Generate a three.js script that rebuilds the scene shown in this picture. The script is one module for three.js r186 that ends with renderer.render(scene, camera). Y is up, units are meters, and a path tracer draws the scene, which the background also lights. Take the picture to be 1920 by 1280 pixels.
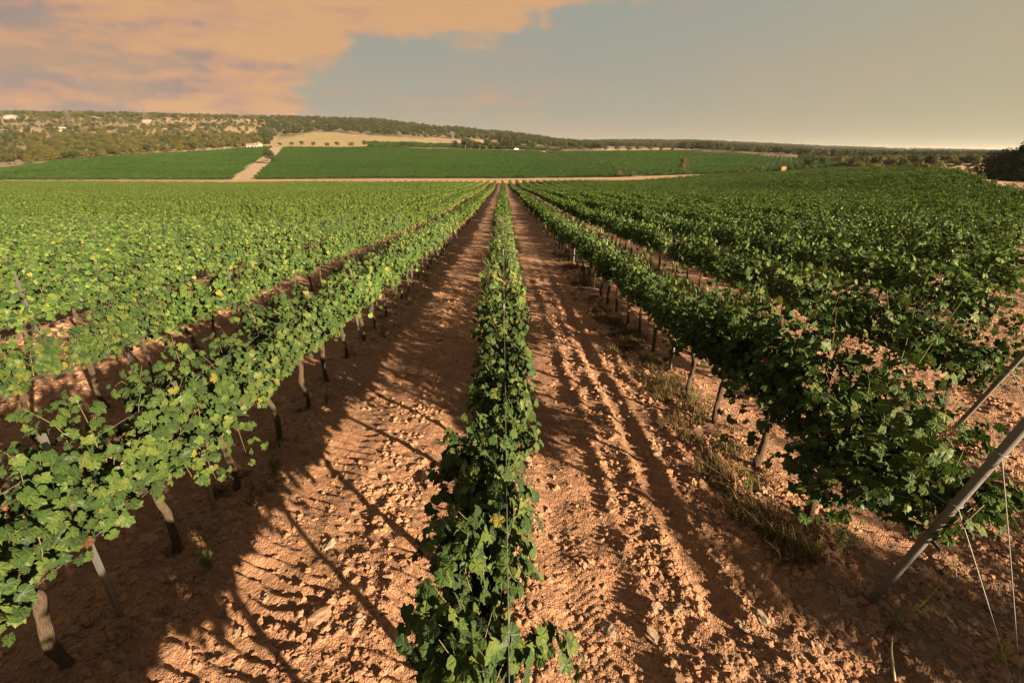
import * as THREE from 'three';
import { mergeGeometries } from 'three/addons/utils/BufferGeometryUtils.js';
import { RoundedBoxGeometry } from 'three/addons/geometries/RoundedBoxGeometry.js';
import { ImprovedNoise } from 'three/addons/math/ImprovedNoise.js';

// ------------------------------------------------------------------ camera, sky, sun, exposure
const scene = new THREE.Scene();
const FOC = 853, HOR = 290, EYE = 3.2;                       // focal length and horizon row of a 1920 x 1280 frame, eye height in metres
const PITCH = Math.atan((640 - HOR) / FOC), YAW = Math.atan(18 / FOC * Math.cos(PITCH));
const camera = new THREE.PerspectiveCamera(2 * Math.atan(640 / FOC) * 180 / Math.PI, 1024 / 682, 0.1, 20000);
camera.rotation.order = 'YXZ';
camera.position.set(0, EYE, 0);
camera.rotation.set(-PITCH, -YAW, 0);
scene.add(camera);

const EXPOSURE = 5.2;
const renderer = new THREE.WebGLRenderer({ antialias: true });
renderer.toneMapping = THREE.LinearToneMapping;
renderer.toneMappingExposure = EXPOSURE;
renderer.shadowMap.enabled = true;

const SUN_EL = 16.5 * Math.PI / 180, SUN_AZ = 133.5 * Math.PI / 180;   // azimuth clockwise from the direction of the rows
const sunDir = new THREE.Vector3(Math.cos(SUN_EL) * Math.sin(SUN_AZ), Math.sin(SUN_EL), -Math.cos(SUN_EL) * Math.cos(SUN_AZ));
const sun = new THREE.DirectionalLight(new THREE.Color().setRGB(1.0, 0.78, 0.53), 5);
sun.position.copy(sunDir).multiplyScalar(300);
sun.target.position.set(0, 0, 0);
sun.castShadow = true;
sun.shadow.radius = 1.3;
Object.assign(sun.shadow.camera, { left: -250, right: 250, top: 250, bottom: -250, near: 1, far: 900 });
sun.shadow.mapSize.set(4096, 4096);
scene.add(sun, sun.target);

const perlin = new ImprovedNoise();
const N2 = (x, y, s = 0.37) => perlin.noise(x, y, s);
const fbm = (x, y, o = 4, s = 0.37) => { let a = 0, w = 0.5, f = 1; for (let i = 0; i < o; i++) { a += w * perlin.noise(x * f, y * f, s + i * 7.3); f *= 2.03; w *= 0.5; } return a; };
const clamp = (x, a = 0, b = 1) => Math.min(b, Math.max(a, x));
const sstep = (a, b, x) => { const t = clamp((x - a) / (b - a)); return t * t * (3 - 2 * t); };
const mix = (a, b, t) => a + (b - a) * t;
const lin = c => { c /= 255; return c <= 0.04045 ? c / 12.92 : Math.pow((c + 0.055) / 1.055, 2.4); };
const rgb = (r, g, b) => [lin(r), lin(g), lin(b)];
const mix3 = (a, b, t) => [mix(a[0], b[0], t), mix(a[1], b[1], t), mix(a[2], b[2], t)];
function rngOf(seed) { let a = seed >>> 0; return () => { a |= 0; a = a + 0x6D2B79F5 | 0; let t = Math.imul(a ^ a >>> 15, 1 | a); t = t + Math.imul(t ^ t >>> 7, 61 | t) ^ t; return ((t ^ t >>> 14) >>> 0) / 4294967296; }; }

{ // the evening sky: air and clouds by azimuth and elevation
  const W = 2048, H = 1024, d = new Float32Array(W * H * 4);
  const airTop = rgb(150, 155, 148), airMid = rgb(160, 158, 143), airLow = rgb(166, 158, 137), airWarm = rgb(188, 175, 134), zenith = rgb(118, 130, 136);
  const cOrange = rgb(214, 164, 118), cPink = rgb(200, 152, 124), cGrey = rgb(158, 138, 130), cCore = rgb(210, 162, 114);
  for (let j = 0; j < H; j++) {
    const el = ((j + 0.5) / H - 0.5) * 180;
    for (let i = 0; i < W; i++) {
      const phi = ((i + 0.5) / W - 0.5) * 2 * Math.PI;           // atan2(z, x)
      const x = Math.cos(phi), z = Math.sin(phi);
      const az = Math.atan2(x, -z) * 180 / Math.PI;               // 0 along the rows, positive to the right
      const e = Math.max(el, 0);
      let c = mix3(airLow, airMid, sstep(0, 7, e)); c = mix3(c, airTop, sstep(5, 17, e)); c = mix3(c, zenith, sstep(18, 80, e));
      const cosSun = Math.cos((az - 133.5) * Math.PI / 180);
      c = mix3(c, airWarm, sstep(-0.85, 0.75, cosSun) * (1 - sstep(4, 55, e)) * 0.8 * sstep(-20, 45, az + 40 * sstep(60, 180, Math.abs(az))));
      // clouds: noise stretched along the horizon, on a sphere so that it has no seam
      const px = x * 5, pz = z * 5, py = e / 57.3 * 15;
      const n = perlin.noise(px * 1.1, py * 0.9, pz * 1.1) * 0.55 + perlin.noise(px * 2.6 + 4, py * 2.1, pz * 2.6) * 0.3 + perlin.noise(px * 6 + 9, py * 6, pz * 6) * 0.19 + perlin.noise(px * 14, py * 15, pz * 14) * 0.11 + perlin.noise(px * 31, py * 34, pz * 31) * 0.07 + perlin.noise(px * 66, py * 70, pz * 66) * 0.045;
      const wisp = perlin.noise(px * 3, py * 7.5, pz * 3 + 3) * 0.6 + perlin.noise(px * 8, py * 20, pz * 8) * 0.3;
      const edge = Math.max((e - (11.3 + 0.155 * (az + 6) + (az > 14 ? (az - 14) * 0.5 : 0))) / 3.2, (-20.5 - az) / 5.5 - Math.max(0, 7 - e) * 0.10);
      let cover = sstep(-0.35, 0.35, edge * 1.25 + n * 1.5);
      if (e > 16) cover *= mix(1, sstep(-0.25, 0.45, n + 0.1 * edge * 0.1 + 0.12), sstep(16, 30, e));
      cover *= 1 - sstep(55, 110, Math.abs(az)) * 0.75;
      // thin streaks beside the bank and a faint veil further along
      const streak = sstep(0.05, 0.42, wisp) * sstep(-33, -27, az) * (1 - sstep(-19, -14, az)) * sstep(2.2, 4, e) * (1 - sstep(7, 9, e));
      const veil = sstep(-0.05, 0.55, wisp + n * 0.5) * Math.exp(-(((az - 1) / 9) ** 2) - (((e - 5.4 - (az - 1) * 0.03) / 1.5) ** 2)) * 0.75 + sstep(0, 0.5, n + 0.15) * 0.16;
      let lit = clamp(0.62 + 1.25 * (perlin.noise(px * 1.5 + 20, py * 2.2, pz * 1.5) * 0.8 + 0.45 * perlin.noise(px * 4 + 20, py * 6, pz * 4) + 0.22 * perlin.noise(px * 10 + 20, py * 15, pz * 10) + 0.14 * perlin.noise(px * 24 + 20, py * 40, pz * 24) + 0.2 * n) + 0.035 * (az + 26) + 0.03 * (e - 8));
      let cc = mix3(cGrey, cPink, sstep(0.0, 0.5, lit)); cc = mix3(cc, cOrange, sstep(0.45, 0.95, lit));
      cc = mix3(cc, cCore, 0.35 * sstep(0.3, 0.8, n + 0.5));
      cc = mix3(cc, mix3(airLow, cGrey, 0.6), 0.5 * (1 - sstep(0, 4.5, e)));
      c = mix3(c, cc, cover * 0.93);
      c = mix3(c, mix3(cPink, c, 0.25), Math.max(streak * 0.7, veil) * (1 - cover));
      const o = (j * W + i) * 4;
      d[o] = c[0] / EXPOSURE; d[o + 1] = c[1] / EXPOSURE; d[o + 2] = c[2] / EXPOSURE; d[o + 3] = 1;
    }
  }
  const t = new THREE.DataTexture(d, W, H, THREE.RGBAFormat, THREE.FloatType);
  t.mapping = THREE.EquirectangularReflectionMapping; t.magFilter = THREE.LinearFilter; t.minFilter = THREE.LinearFilter; t.wrapS = THREE.RepeatWrapping; t.needsUpdate = true;
  scene.background = t; scene.environment = t;
}
scene.fog = new THREE.FogExp2(new THREE.Color().setRGB(0.62, 0.60, 0.56), 0.00004);

// ------------------------------------------------------------------ helpers
const used = new Map();
function numbered(name) { const n = used.get(name) || 0; used.set(name, n + 1); return n ? `${name}_${String(n).padStart(3, '0')}` : name; }
function shade(o) { o.traverse(m => { if (m.isMesh) { m.castShadow = true; m.receiveShadow = true; } }); return o; }
function part(name, geo, mat, parent) { const m = new THREE.Mesh(geo, mat); m.name = name; m.castShadow = m.receiveShadow = true; parent.add(m); return m; }
function thing(name, label, category, pos, turn = 0, group) {
  const g = new THREE.Group(); g.name = numbered(name); g.position.copy(pos); g.rotation.y = turn;
  g.userData = { label, category }; if (group) g.userData.group = group; scene.add(g); return g;
}
function struct(name, geo, mat, label, category) { const m = new THREE.Mesh(geo, mat); m.name = numbered(name); m.castShadow = m.receiveShadow = true; m.userData = { kind: 'structure', label, category }; scene.add(m); return m; }
const V = (x, y, z) => new THREE.Vector3(x, y, z);
const col = c => new THREE.Color().setRGB(c[0], c[1], c[2]);
function tint(geo, c) { const n = geo.attributes.position.count, a = new Float32Array(n * 3); for (let i = 0; i < n; i++) a.set(c, i * 3); geo.setAttribute('color', new THREE.BufferAttribute(a, 3)); return geo; }
function noiseTex(W, fn, srgb, rep) {
  const d = new Uint8Array(W * W * 4);
  for (let j = 0; j < W; j++) for (let i = 0; i < W; i++) { const v = fn(i / W, j / W), o = (j * W + i) * 4; for (let k = 0; k < 3; k++) d[o + k] = clamp(v.length ? v[k] : v) * 255; d[o + 3] = 255; }
  const t = new THREE.DataTexture(d, W, W); t.wrapS = t.wrapT = THREE.RepeatWrapping; t.magFilter = THREE.LinearFilter; t.minFilter = THREE.LinearMipmapLinearFilter;
  if (srgb) t.colorSpace = THREE.SRGBColorSpace; if (rep) t.repeat.set(rep[0], rep[1]); t.needsUpdate = true; return t;
}
// periodic noise on the unit square
const tile = (u, v, f, s = 0) => { const a = u * 2 * Math.PI, b = v * 2 * Math.PI, r = f / (2 * Math.PI); return perlin.noise(Math.cos(a) * r + 31.7 + s, Math.sin(a) * r + Math.cos(b) * r, Math.sin(b) * r + 17.3 - s); };
// a bent, gnarled tube through points with radii
function limb(pts, radii, sides, rough, rng, colour) {
  const curve = new THREE.CatmullRomCurve3(pts), n = (pts.length - 1) * 4, P = [], U = [], I = [], fr = curve.computeFrenetFrames(n, false), s0 = rng() * 50;
  for (let i = 0; i <= n; i++) {
    const t = i / n, p = curve.getPoint(t), k = t * (radii.length - 1), k0 = Math.min(radii.length - 2, Math.floor(k)), r = mix(radii[k0], radii[k0 + 1], k - k0);
    for (let j = 0; j <= sides; j++) {
      const a = (j % sides) / sides * 2 * Math.PI + t * 1.2, q = r * (1 + rough * (N2(Math.cos(a) * 1.5 + s0, Math.sin(a) * 1.5 + t * 6, s0) * 1.6 + 0.5 * N2(Math.cos(a) * 4 + s0, Math.sin(a) * 4 + t * 25)));
      const v = p.clone().addScaledVector(fr.normals[i], Math.cos(a) * q).addScaledVector(fr.binormals[i], Math.sin(a) * q);
      P.push(v.x, v.y, v.z); U.push(j / sides * 2, t * n * 0.12);
      if (i < n && j < sides) { const o = i * (sides + 1) + j; I.push(o, o + 1, o + sides + 1, o + 1, o + sides + 2, o + sides + 1); }
    }
  }
  const e = P.length / 3, p1 = curve.getPoint(1); P.push(p1.x, p1.y, p1.z); U.push(0, 0);
  for (let j = 0; j < sides; j++) I.push(n * (sides + 1) + j, n * (sides + 1) + j + 1, e);
  const g = new THREE.BufferGeometry(); g.setAttribute('position', new THREE.Float32BufferAttribute(P, 3)); g.setAttribute('uv', new THREE.Float32BufferAttribute(U, 2)); g.setIndex(I); g.computeVertexNormals();
  return colour ? tint(g, colour) : g;
}

// ------------------------------------------------------------------ terrain
const ROW0 = -0.02, PITCHROW = 2.98;
const rowX = k => ROW0 + k * PITCHROW;
// the vineyard's boundary on the headland side: greatest x at a distance d
const EDGE = [[-40, -38], [-8, -5.8], [-2.6, 0.25], [2.2, 0.3], [3.0, 2.6], [3.2, 3.2], [5, 6.0], [60, 69], [104, 97], [140, 114], [212, 150]];
const lerpTab = (tab, d) => { for (let i = 1; i < tab.length; i++) if (d <= tab[i][0] || i === tab.length - 1) { const a = tab[i - 1], b = tab[i]; return mix(a[1], b[1], (d - a[0]) / (b[0] - a[0])); } };
const edgeX = d => lerpTab(EDGE, d);
const COLS = [
  [-500, [[222, 337], [262, 321], [340, 303], [480, 275], [700, 240], [900, 222], [1100, 220]]],
  [0, [[222, 337], [262, 321], [340, 303], [480, 275], [700, 238], [900, 219], [1100, 217]]],
  [200, [[222, 337], [300, 303], [340, 296], [480, 273], [700, 240], [900, 220], [1100, 219]]],
  [400, [[222, 337], [420, 285], [520, 269], [700, 246], [950, 224], [1200, 222]]],
  [520, [[222, 336], [455, 277], [600, 262], [800, 238], [1000, 226], [1200, 224]]],
  [700, [[222, 335], [455, 277], [500, 273], [620, 258], [800, 240], [1000, 230], [1200, 229]]],
  [850, [[222, 335], [455, 281], [520, 272], [650, 264], [850, 248], [1000, 244]]],
  [950, [[222, 335], [455, 283], [560, 271], [700, 265], [900, 255], [1100, 254]]],
  [1060, [[222, 334], [455, 284], [700, 274], [900, 270], [1200, 270], [1500, 268]]],
  [1150, [[222, 333], [440, 285], [700, 278], [1000, 275], [1500, 266], [1800, 265]]],
  [1300, [[222, 328], [430, 284], [600, 281], [1000, 277], [1500, 267], [1900, 266]]],
  [1450, [[222, 324], [380, 295], [500, 290], [1000, 283], [1600, 273], [2200, 272]]],
  [1550, [[222, 316], [320, 306], [500, 297], [1000, 288], [2000, 277], [2600, 276]]],
  [1700, [[222, 308], [400, 302], [1000, 292], [2500, 280.5], [3500, 280]]],
  [1920, [[222, 306], [400, 302], [1000, 294], [2500, 284], [3500, 283.5]]],
  [2500, [[222, 306], [400, 302], [1000, 294], [2500, 284], [3500, 283.5]]],
];
const CP = Math.cos(PITCH), SP = Math.sin(PITCH), CY = Math.cos(YAW), SY = Math.sin(YAW);
const turnTo = (x, d) => [CY * x - SY * d, SY * x + CY * d];       // to the lens's own right and forward
function colOf(x, d) { const [r, f] = turnTo(x, d); return 960 + FOC * r / (Math.max(f, 1) * CP); }
function tabHeight(tab, d) {
  let y; const n = tab.length;
  if (d <= tab[0][0]) y = tab[0][1];
  else if (d >= tab[n - 1][0]) { d = tab[n - 1][0]; y = tab[n - 1][1]; }
  else for (let i = 1; i < n; i++) if (d <= tab[i][0]) { const a = tab[i - 1], b = tab[i]; y = mix(a[1], b[1], Math.log(d / a[0]) / Math.log(b[0] / a[0])); break; }
  const v = (HOR - y) / FOC; return EYE + v * d * CP * CP / (1 + v * SP * CP);
}
function farHeight(x, d) {
  const c = clamp(colOf(x, d), -500, 2500);
  for (let i = 1; i < COLS.length; i++) if (c <= COLS[i][0]) { const t = (c - COLS[i - 1][0]) / (COLS[i][0] - COLS[i - 1][0]); return mix(tabHeight(COLS[i - 1][1], d), tabHeight(COLS[i][1], d), t * t * (3 - 2 * t) * 0.5 + t * 0.5); }
}
function nearHeight(x, d) {
  const dd = Math.min(d, 236);
  let h = -0.06 * dd + (dd > 0 ? 8.7e-5 * dd * dd : 0);
  h += 4.8 * sstep(45, 110, x) * sstep(20, 100, d) * (1 - 0.4 * sstep(130, 212, d) * (1 - sstep(118, 150, x))) + 0.8 * sstep(110, 160, x);
  h += 0.5 * N2(x * 0.02, d * 0.02) * sstep(20, 60, Math.hypot(x, d)) + 0.15 * N2(x * 0.09, d * 0.09) * sstep(8, 30, Math.hypot(x, d));
  if (d > 20) { const q = x - edgeX(Math.min(d, 212)); h -= 0.9 * sstep(1, 9, q) + 4.5 * sstep(2, 30, q) * sstep(75, 115, d); }
  return h;
}
function baseHeight(x, d) {
  const t = sstep(210, 219, d);
  let h = t < 1 ? nearHeight(x, d) : 0;
  if (t > 0) { let g = farHeight(x, d); if (d > 300) g += (fbm(x * 0.012, d * 0.012, 3) * 5) * sstep(470, 800, d) + 0.7 * N2(x * 0.03, d * 0.03) * sstep(240, 300, d); h = mix(h, g, t); }
  return h;
}
// furrows, wheel tracks and clods of the tilled soil
const saw = t => { t -= Math.floor(t); return t < 0.7 ? t / 0.7 : (1 - t) / 0.3; };
const band = (m, a, b, s = 0.1) => sstep(a - s, a + s, m) * (1 - sstep(b - s, b + s, m));
function zones(x, d) {          // m: metres from the row on the left of this alley
  const al = Math.floor((x - ROW0) / PITCHROW), m0 = (x - ROW0) - al * PITCHROW, m = m0 + 0.07 * N2(d * 0.5, al * 3.1) ;
  const out = x - edgeX(d) > 0.6 ? sstep(0.6, 1.6, x - edgeX(d)) : 0;
  let z;
  if (al === -1) z = { bars: band(m, 0.5, 1.5) + band(m, 1.95, 2.75), tread: 0, clod: 0.75 * band(m, 1.4, 2.05, 0.14) + 0.75 * band(m, 0.05, 0.5), rut: band(m, 0.7, 1.2, 0.15) + band(m, 2.2, 2.6, 0.15) };
  else if (al === 0) z = { bars: 0.5 * band(m, 1.55, 1.95), tread: band(m, 0.45, 1.12, 0.06), clod: band(m, 1.15, 1.6, 0.08) + band(m, 1.95, 2.75, 0.12) + 0.5 * band(m, 0, 0.35), rut: band(m, 0.45, 1.1, 0.12) + 1.3 * band(m, 1.62, 1.86, 0.08) };
  else z = { bars: band(m, 0.55, 1.0) + band(m, 2.0, 2.5), tread: 0, clod: band(m, 1.1, 1.9, 0.15) + 0.6 * (1 - band(m, 0.4, 2.6)), rut: band(m, 0.55, 1.0, 0.15) + band(m, 2.0, 2.45, 0.15) };
  if (out) { for (const k in z) z[k] *= 1 - out * 0.6; z.clod = mix(z.clod, 0.9, out); z.rut += out * 1.1 * band(((x - d * 0.9) % 1.9 + 1.9) % 1.9, 0.5, 1.0, 0.14); }
  z.al = al; z.m = m; z.out = out;
  z.row = Math.exp(-((Math.min(m0, PITCHROW - m0) / 0.33) ** 2)) * (1 - out);
  return z;
}
function soilHeight(x, d) {
  const f = 1 - sstep(14, 25, d);
  if (f <= 0 || d < -3 || Math.abs(x) > 40) return 0;
  const z = zones(x, d);
  let h = 0.05 * z.row - 0.035 * z.rut + 0.05 * N2(x * 0.9, d * 0.9) + 0.02 * N2(x * 2.7, d * 2.7, 4.4);
  if (d < 25) {
    const near = 1 - sstep(9, 16, d);
    h += 0.013 * N2(x * 6, d * 6) + 0.009 * N2(x * 14, d * 14) * f + near * (0.008 * N2(x * 27, d * 27) + 0.004 * N2(x * 51, d * 51));
    const b = z.bars * (0.35 + 0.9 * sstep(-0.2, 0.5, N2(x * 1.4 + 5, d * 1.9)));
    if (b > 0.01) h += 0.034 * b * (saw((d * 0.96 + x * 0.42 + 0.05 * N2(x * 3, d * 3)) / 0.135) - 0.5);
    if (z.al === 0) h += 0.03 * band(z.m, 1.1, 2.75, 0.1) * (1 - z.out) * Math.max(0, Math.sin((z.m + 0.04 * N2(d * 1.1, 3.3)) / 0.36 * 6.283)) * (0.5 + 0.8 * sstep(-0.3, 0.3, N2(x * 2, d * 1.1, 7.7)));
    if (z.tread > 0.01) { const q = z.m - 0.78; h += 0.016 * z.tread * (saw((d + Math.abs(q) * 0.75 + 0.014 * N2(x * 7, d * 7)) / 0.066) - 0.5) * (0.5 + 0.8 * sstep(-0.3, 0.3, N2(x * 2, d * 1.2))); }
    if (z.clod > 0.01) {
      const a = N2(x * 4.3 + 3, d * 4.3, 1.7), c = N2(x * 9.5, d * 9.5, 2.9), e = N2(x * 21, d * 21, 5.1);
      h += z.clod * (0.040 * Math.max(0, a + 0.05) + 0.030 * Math.abs(c) + 0.018 * Math.abs(e) * near - 0.016);
    }
  }
  return h * f;
}
const groundY = (x, d) => baseHeight(x, d) + soilHeight(x, d);
const at = (x, d, dy = 0) => V(x, groundY(x, d) + dy, -d);
function pixelOf(p) {            // where a point would fall in the 1920 x 1280 frame, and its depth
  const [r, f] = turnTo(p.x, -p.z), y = p.y - EYE, zc = f * CP - y * SP, yc = -y * CP - f * SP;
  return [960 + FOC * r / zc, 640 + FOC * yc / zc, zc];
}
function toWorld(px, d) { const q = (px - 960) / FOC * CP; return (q * CY + SY) / (CY - q * SY) * d; }   // x at the distance d under that column, at eye level

// land cover beyond the near vineyard
const ROADX = d => toWorld(lerpTab([[222, 446], [300, 480], [380, 508], [470, 526]], d), d);
const TRACKX = d => toWorld(lerpTab([[222, 1215], [255, 1160], [330, 1085], [455, 1012]], d), d);
function cover(x, d) {
  const h = baseHeight(x, d), [px, py] = pixelOf(V(x, h, -d)), w = 3 * N2(x * 0.03, d * 0.03) + 2 * N2(x * 0.11, d * 0.11);
  if (d < 222) return x < edgeX(Math.min(d, 212)) ? 'soil' : d > 120 && px < 1840 ? 'wood' : 'headland';
  if (d >= 222 && d < 470) {
    const topA = lerpTab([[-500, 324], [0, 318], [140, 300], [250, 292], [400, 283], [505, 276.5]], px);
    const dx = x - ROADX(d);
    if (Math.abs(dx) < 5.2) return 'road';
    if (dx < 0 && dx < -6) { if (py > topA + w * 0.2) return 'fieldA'; }
    if (dx > 6) {
      const bt = TRACKX(d);
      if (x < bt - 2.5 && d < 452) return 'fieldB';
      if (x > bt + 2.5 && py > lerpTab([[1000, 286], [1260, 284], [1400, 291], [1560, 305], [1600, 306]], px) + w * 0.2 && px < 1600) return 'fieldC';
      if (Math.abs(x - bt) <= 2.5) return 'verge';
    }
    if (d > 440 && px > 470 && px < 1100) return 'verge';
  }
  if (px > 690 && px < 1052 + w && d > 476 && d < 545 + w * 4 - 40 * Math.max(0, (px - 980) / 70)) return 'fieldD';
  if (px > 508 && px < 840 && py > lerpTab([[508, 264], [600, 246], [640, 250], [760, 258], [840, 263]], px) + w * 0.6 && d > 470) return 'meadow';
  if (px >= 800 && px < 938 && py > 259 + w * 0.3 && d > 540 && d < 700) return 'straw';
  if (px > 1128 && px < 1275 && d > 450 && d < 720) return 'straw';
  if (px > 1525 && px < 1570 && d > 1100 && d < 1500) return 'straw';
  if (px > 1690 && d < 190) return 'headland';
  return 'wood';
}
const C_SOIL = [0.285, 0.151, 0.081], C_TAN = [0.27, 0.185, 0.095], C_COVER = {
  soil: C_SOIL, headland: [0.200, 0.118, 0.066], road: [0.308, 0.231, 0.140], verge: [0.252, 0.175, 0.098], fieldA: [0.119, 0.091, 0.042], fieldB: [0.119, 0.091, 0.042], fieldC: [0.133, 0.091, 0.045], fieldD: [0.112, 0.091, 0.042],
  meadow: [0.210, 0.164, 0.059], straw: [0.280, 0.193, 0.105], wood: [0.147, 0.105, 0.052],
};

// the ground: one sheet, fine in front of the camera and coarser towards the hills
const soilMap = noiseTex(1024, (u, v) => {
  const g = 0.80 + 0.10 * tile(u, v, 9) + 0.10 * tile(u, v, 34, 2) + 0.12 * tile(u, v, 120, 5) + 0.09 * tile(u, v, 330, 9), r = 0.05 * tile(u, v, 14, 21);
  const pale = sstep(0.38, 0.5, tile(u, v, 75, 40)) * 0.08;
  return [g + pale, g + pale - 0.012 - r * 0.5, g + pale - 0.02 - r];
}, true);
const soilBump = noiseTex(1024, (u, v) => 0.5 + 0.3 * tile(u, v, 60, 3) + 0.3 * tile(u, v, 170, 7) + 0.25 * tile(u, v, 420, 11));
const groundMat = new THREE.MeshStandardMaterial({ map: soilMap, bumpMap: soilBump, bumpScale: 0.02, roughness: 1, vertexColors: true });
{
  const fr = []; for (const s of [-7, -4, -2.6, -1.9, -1.5, -1.3]) fr.push(s); const NC = 530; for (let i = 0; i <= NC; i++) fr.push(-1.1 + 2.2 * i / NC); for (const s of [1.3, 1.5, 1.9, 2.6, 4, 7]) fr.push(s);
  const frFar = fr.filter((s, i) => i < 6 || i > 6 + NC || (i - 6) % 2 === 0);
  const rowsNear = [], rowsFar = [];
  for (const d of [-120, -60, -30, -18, -12, -8, -6, -4, -3, -2, -1.4]) rowsNear.push(d);
  for (let d = -1; d < 1.61; d += 0.028) rowsNear.push(d);
  for (let d = 1.62; d < 24.9; d += Math.max(0.0145, 0.0042 * d)) rowsNear.push(d); rowsNear.push(25);
  for (let d = 25; d < 200; d *= 1.016) rowsFar.push(d);
  for (let d = 200; d < 480; d += 2.5) rowsFar.push(d);
  for (let d = 480; d < 9000; d *= 1.018) rowsFar.push(d);
  const P = [], U = [], C = [], I = [];
  const zone = (rows, cols) => {
    const o = P.length / 3, n = cols.length;
    rows.forEach((d, j) => {
      const half = d < 1.6 ? 4.3 : 1.10 * d + 2.54;
      for (let i = 0; i < n; i++) {
        const x = cols[i] * half, y = groundY(x, d); P.push(x, y, -d); U.push(x / 2.1, d / 2.1);
        let c;
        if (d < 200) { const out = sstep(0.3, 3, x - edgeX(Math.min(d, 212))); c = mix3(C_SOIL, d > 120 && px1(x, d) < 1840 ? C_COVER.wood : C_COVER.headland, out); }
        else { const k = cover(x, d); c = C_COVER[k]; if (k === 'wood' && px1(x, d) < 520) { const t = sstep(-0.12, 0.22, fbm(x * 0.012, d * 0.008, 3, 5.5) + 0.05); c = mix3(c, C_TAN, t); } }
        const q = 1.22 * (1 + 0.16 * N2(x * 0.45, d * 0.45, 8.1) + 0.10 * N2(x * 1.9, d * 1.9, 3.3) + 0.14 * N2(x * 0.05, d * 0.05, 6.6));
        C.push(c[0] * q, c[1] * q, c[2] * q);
        if (j < rows.length - 1 && i < n - 1) { const a = o + j * n + i; I.push(a, a + 1, a + n, a + 1, a + n + 1, a + n); }
      }
    });
  };
  const px1 = (x, d) => colOf(x, d);
  zone(rowsNear, fr); zone(rowsFar, frFar);
  const g = new THREE.BufferGeometry(); g.setAttribute('position', new THREE.Float32BufferAttribute(P, 3)); g.setAttribute('uv', new THREE.Float32BufferAttribute(U, 2)); g.setAttribute('color', new THREE.Float32BufferAttribute(C, 3)); g.setIndex(I); g.computeVertexNormals();
  struct('ground', g, groundMat, 'reddish tilled soil of the vineyard running on into tan hills', 'ground');
  console.log('ground triangles', I.length / 3);
}
// tracks: strips laid on the ground
const trackMat = new THREE.MeshStandardMaterial({ map: soilMap, color: col([0.34, 0.245, 0.145]), roughness: 1 });
function strip(name, pts, width, label, lift = 0.06) {
  const curve = new THREE.CatmullRomCurve3(pts), n = pts.length * 14, P = [], U = [], I = [], M = 4; let len = 0, last = null;
  for (let i = 0; i <= n; i++) {
    const p = curve.getPoint(i / n), t = curve.getTangent(i / n), nx = -t.z, nz = t.x, l = Math.hypot(nx, nz) || 1; if (last) len += p.distanceTo(last); last = p;
    for (let j = 0; j <= M; j++) {
      const w = width * (j / M - 0.5) * (1 + 0.22 * N2(p.x * 0.12 + j, p.z * 0.12)), x = p.x + nx / l * w, z = p.z + nz / l * w;
      P.push(x, baseHeight(x, -z) + lift + (j === 2 ? 0.05 : 0), z); U.push(j / M * width / 2.1, len / 2.1);
      if (i < n && j < M) { const a = i * (M + 1) + j; I.push(a, a + M + 1, a + 1, a + 1, a + M + 1, a + M + 2); }
    }
  }
  const g = new THREE.BufferGeometry(); g.setAttribute('position', new THREE.Float32BufferAttribute(P, 3)); g.setAttribute('uv', new THREE.Float32BufferAttribute(U, 2)); g.setIndex(I); g.computeVertexNormals();
  return struct(name, g, trackMat, label, 'track');
}
const P3 = (x, d) => V(x, 0, -d);
strip('dirt_track', [-330, -240, -160, -80, 0, 60, 110, 140].map((x, i) => P3(x, 218.5 + (i > 6 ? 2 : 0))), 3.4, 'pale dirt track crossing behind the far end of the vine rows');
strip('dirt_track', [222, 260, 300, 340, 380, 420, 462].map(d => P3(ROADX(d), d)), 6.5, 'pale dirt road climbing between two green vineyard blocks to the farm');
strip('dirt_track', [470, 560, 680, 800, 900, 1010].map((px, i) => P3(toWorld(px, 464), 464 + [4, 0, 0, 0, 0, 2][i])), 6.0, 'pale dirt road along the top edge of the middle vineyard');
strip('dirt_track', [460, 400, 340, 290, 255, 236].map(d => P3(TRACKX(d), d)), 2.4, 'narrow reddish track slanting between two vineyard blocks in the valley');
strip('dirt_track', [[95, 62], [118, 92], [138, 122], [160, 158], [190, 210]].map(q => P3(q[0], q[1])), 5, 'brown farm track beside the dark trees at the right edge');

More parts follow.
